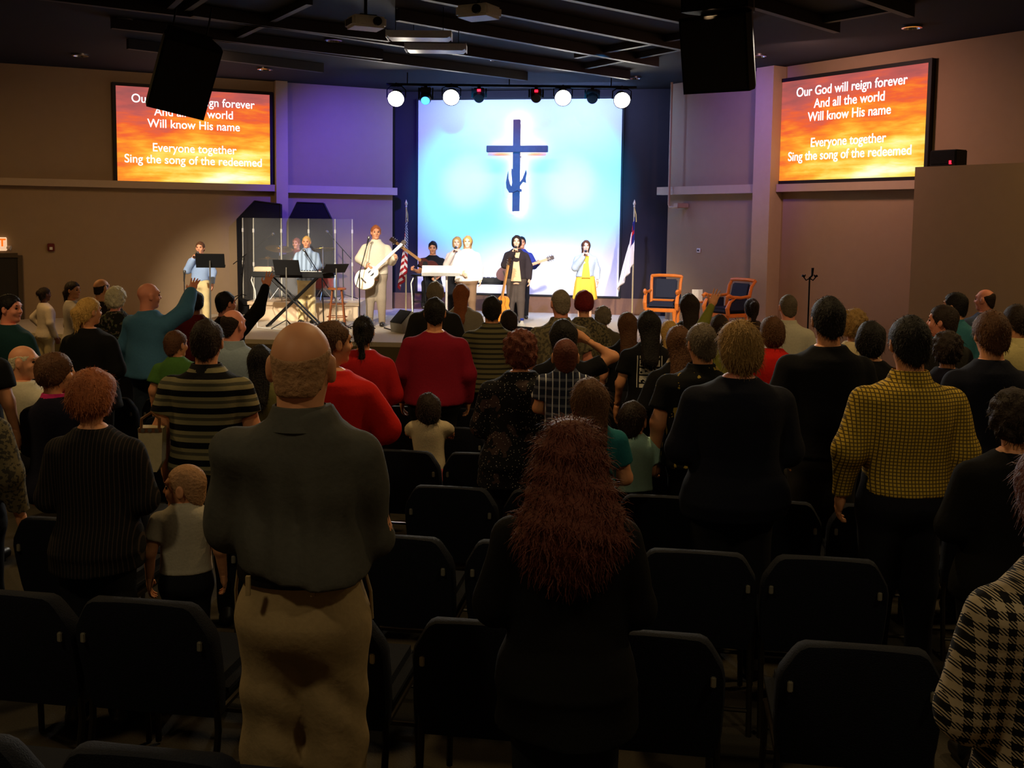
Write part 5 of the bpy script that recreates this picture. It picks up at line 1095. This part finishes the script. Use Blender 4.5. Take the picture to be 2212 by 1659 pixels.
# children
def kid(label, px, py, d, seat_row=None, **k):
    if seat_row is not None:
        r = ROWD[seat_row]; x = P(px, py, d).x
        for _ in range(3): d = r + .30 - SL * (x + .17); x = P(px, py, d).x
        k['base'] = floor_z(d) + .468
    return A(label, px, py, d, sex='c', **k)
kid('toddler girl with dark hair in a cream top and pink skirt', 927, 846, 7.2, wide=1.0, hair=('bob', 'dark'), top=S('cream_knit', (196, 180, 150)), sleeve='short', bottom=('skirt', 'pink_skirt', (200, 96, 100)), arms=('grip', 'grip'), sk='tan', hem=.80)
kid('boy in a navy and white plaid shirt standing on a chair', 1222, 728, 6.0, seat_row=3, wide=1.05, hair=('crop', 'auburn'), topm=PM['plaid'], top=S('plaid', (60, 64, 80)), collar=PM['plaid'], sleeve='short', arms=('front', 'front'), sk='tan', near=True)
kid('girl with long brown hair in a teal shirt', 1275, 812, 5.1, hair=('long', 'brown'), top=S('teal_shirt', (28, 96, 104)), sleeve='short', sk='tan', near=True)
kid('child in a mint green shirt leaning among the chairs', 1368, 864, 6.0, hair=('short', 'dark'), top=S('mint', (172, 212, 198)), sleeve='short', sk='tan', near=True, yaw=20, turn=-45)
k_ = kid('dark-haired child with a red hair bow near the yellow shirt', 1738, 946, 6.0, hair=('short', 'dark'), top=J('dark_jacket', (36, 34, 32)), sk='tan', turn=30)
for s in (-1, 1): MB().lathe([(.001, 0), (.035, .02), (.045, .06), (.001, .075)], 10, Matrix.Translation((-.09, -.02, 1.72)) @ Matrix.Rotation(s * 1.3, 4, 'Y')).build('hair_bow', fab('bow_red', (190, 20, 50)), k_)
# ================================================================ chairs, left out where somebody sits or stands in their place
FEET = [(o.location.x, o.location.y) for o in bpy.data.objects if o.name.startswith('person') and o.location.y < 11.5 and o.location.z < floor_z(o.location.y) + .05]
for r, xs in enumerate(ROWX):
    vis = [x for i, x in enumerate(xs) if not any(abs(x - fx) < .36 and -.24 < fy - (ROWD[r] - SL * (x + .17)) < .56 for fx, fy in FEET)]
    for i, x in enumerate(vis):
        y = ROWD[r] - SL * (x + .17); T = thing('stacking_chair', f'navy fabric stacking chair, {ORD[i]} from the left in the {ROWN[r]} from the camera', 'chair', (x, y, floor_z(y + .2) - .004), -math.atan(SL), 'rows of navy chairs')
        for nm, me in CHM: o = bpy.data.objects.new(nm, me); COL.objects.link(o); o.parent = T
# ================================================================ the musicians and singers (facing the hall)
def handmic(b, side, arm='mic'):
    e, w, _, _ = arm_pose(arm, side, .182); bw = Matrix.LocRotScale(b.location, b.rotation_euler, b.scale); gp = bw @ (Vector(w) + (Vector(w) - Vector(e)).normalized() * .075); mouth = bw @ Vector((0, .085, 1.555))
    T = thing('handheld_microphone', 'handheld microphone of ' + b['label'].split(' in front')[0].split(' behind')[0], 'microphone', gp); dr = mouth - gp; dr.normalize(); mic(T, dr * .10, dr)
def ST(label, px, py, d, **k): k.setdefault('yaw', 180); return person(label, px, py, d, base=k.pop('base', STAGE), **k)
s1 = ST('singer in a blue shirt and khaki trousers farthest left on stage', 432, 521, 17.7, hair=('short', 'brown'), sk='fair', top=S('stage_blue', (150, 176, 220)), bottom=('trousers', 'stage_khaki', (220, 200, 150)), arms=('down', 'mic'), hem=.95); handmic(s1, 1)
ST('drummer with brown hair behind the clear shield', 640, 513, 20.15, seat=True, base=RZ + .06, hair=('short', 'ginger'), sk='fair', top=S('drummer_red', (120, 60, 50)), arms=('drum', 'drum'), turn=-15)
ST('keyboard player singing in a light blue shirt', 662, 508, 18.72, hair=('crop', 'blonde'), sk='fair', topm=PM['blueplaid'], top=S('blueplaid', (140, 160, 190)), bottom=('trousers', 'stage_khaki', (220, 200, 150)), arms=('keys', 'keys'), hem=.86, loose=.03, collar=PM['blueplaid'])
ST('standing guitarist in a pale sweater with an acoustic guitar', 812, 485, 18.35, wide=1.1, hair=('short', 'ginger'), sk='fair', top=S('oatmeal', (206, 196, 176)), bottom=('trousers', 'stage_taupe', (150, 136, 118)), arms=('fret', 'strum'), hem=.9, loose=.02, turn=15, collar=fab('oatmeal', (206, 196, 176)))
ST('bass player in black sitting behind the striped flag', 935, 520, 20.1, seat=True, base=STAGE + .20, hair=('short', 'black'), sk='tan', top=S('black_tee', (18, 18, 22)), sleeve='short', arms=('strum', 'fret'), nod=-10)
s6 = ST('blonde woman singer in a white jacket at the lectern', 1010, 508, 18.9, sex='f', wide=1.15, hair=('long', 'blonde'), sk='pale', top=J('white_jacket', (240, 238, 230)), bottom=('trousers', 'stage_brown', (120, 96, 76)), arms=('down', 'front'), hem=.86)
s6b = ST('fair singer in white half hidden behind the blonde singer', 987, 510, 19.55, sex='f', hair=('bob', 'blonde'), sk='pale', top=S('white_cotton', (206, 190, 176)), bottom=BLK, arms=('down', 'mic')); handmic(s6b, 1)
s7 = ST('woman singer in a black blazer over a cream top', 1116, 507, 19.0, sex='f', wide=1.12, hair=('bob', 'dark'), sk='pale', top=('blazer', 'stage_blazer', (44, 38, 44)), bottom=('trousers', 'stage_charcoal', (78, 70, 68)), arms=('down', 'mic'), hem=.9); handmic(s7, 1)
MB().prism([(-.07, 1.42), (.07, 1.42), (.045, 1.3), (.1, .86), (-.1, .86), (-.045, 1.3)], .128, .165).build('blouse_front', fab('cream_blouse', (226, 200, 160)), s7)
ST('guitarist in blue standing behind the black blazer singer', 1127, 510, 20.15, hair=('short', 'black'), sk='tan', top=S('stage_navy', (40, 50, 120)), bottom=BLK, arms=('fret', 'strum'))
s9 = ST('woman singer in a pale denim jacket over a yellow dress', 1266, 518, 19.4, sex='f', wide=1.1, hair=('long', 'brown'), sk='pale', topm=PM['denim'], top=J('denim', (170, 190, 200)), bottom=None, arms=('down', 'mic'), hem=.98); handmic(s9, 1)
child_obj('dress', fig_mesh(('skirt', 'f', 1.1, 'down', 'mic', False, .02, ())), fab('yellow_dress', (246, 196, 70)), s9)
MB().prism([(-.06, 1.43), (.06, 1.43), (.05, 1.3), (.09, .97), (-.09, .97), (-.05, 1.3)], .135, .168).build('dress_front', fab('yellow_dress', (246, 196, 70)), s9)
# ================================================================ handbag on a chair
hb = P(331, 1015, 5.38)
T = thing('handbag', 'cream handbag with metal clasps hanging from the arm of the striped polo man', 'bag', hb, .1)
MB().prism([(-.035, 0), (.03, 0), (.055, .05), (.062, .23), (-.062, .23), (-.055, .05)], -.05, .05).build('bag_body', mat('cream_leather', (206, 190, 150), .6, bump=.3, scale=30), T, False)
MB().box((0, -.052, .222), (.118, .006, .022)).build('top_band', mat('tan_leather', (120, 78, 44), .5), T)
MB().tube([(-.045, -.05, .22), (-.045, -.04, .28), (0, -.02, .31), (.045, -.04, .28), (.045, -.05, .22)], .008, 6).build('handle', mat('tan_leather', (120, 78, 44), .5), T)
for x in (-.035, .0, .035): MB().box((x, -.057, .222), (.02, .01, .02), bev=.003).build('clasp', M_chrome, T)
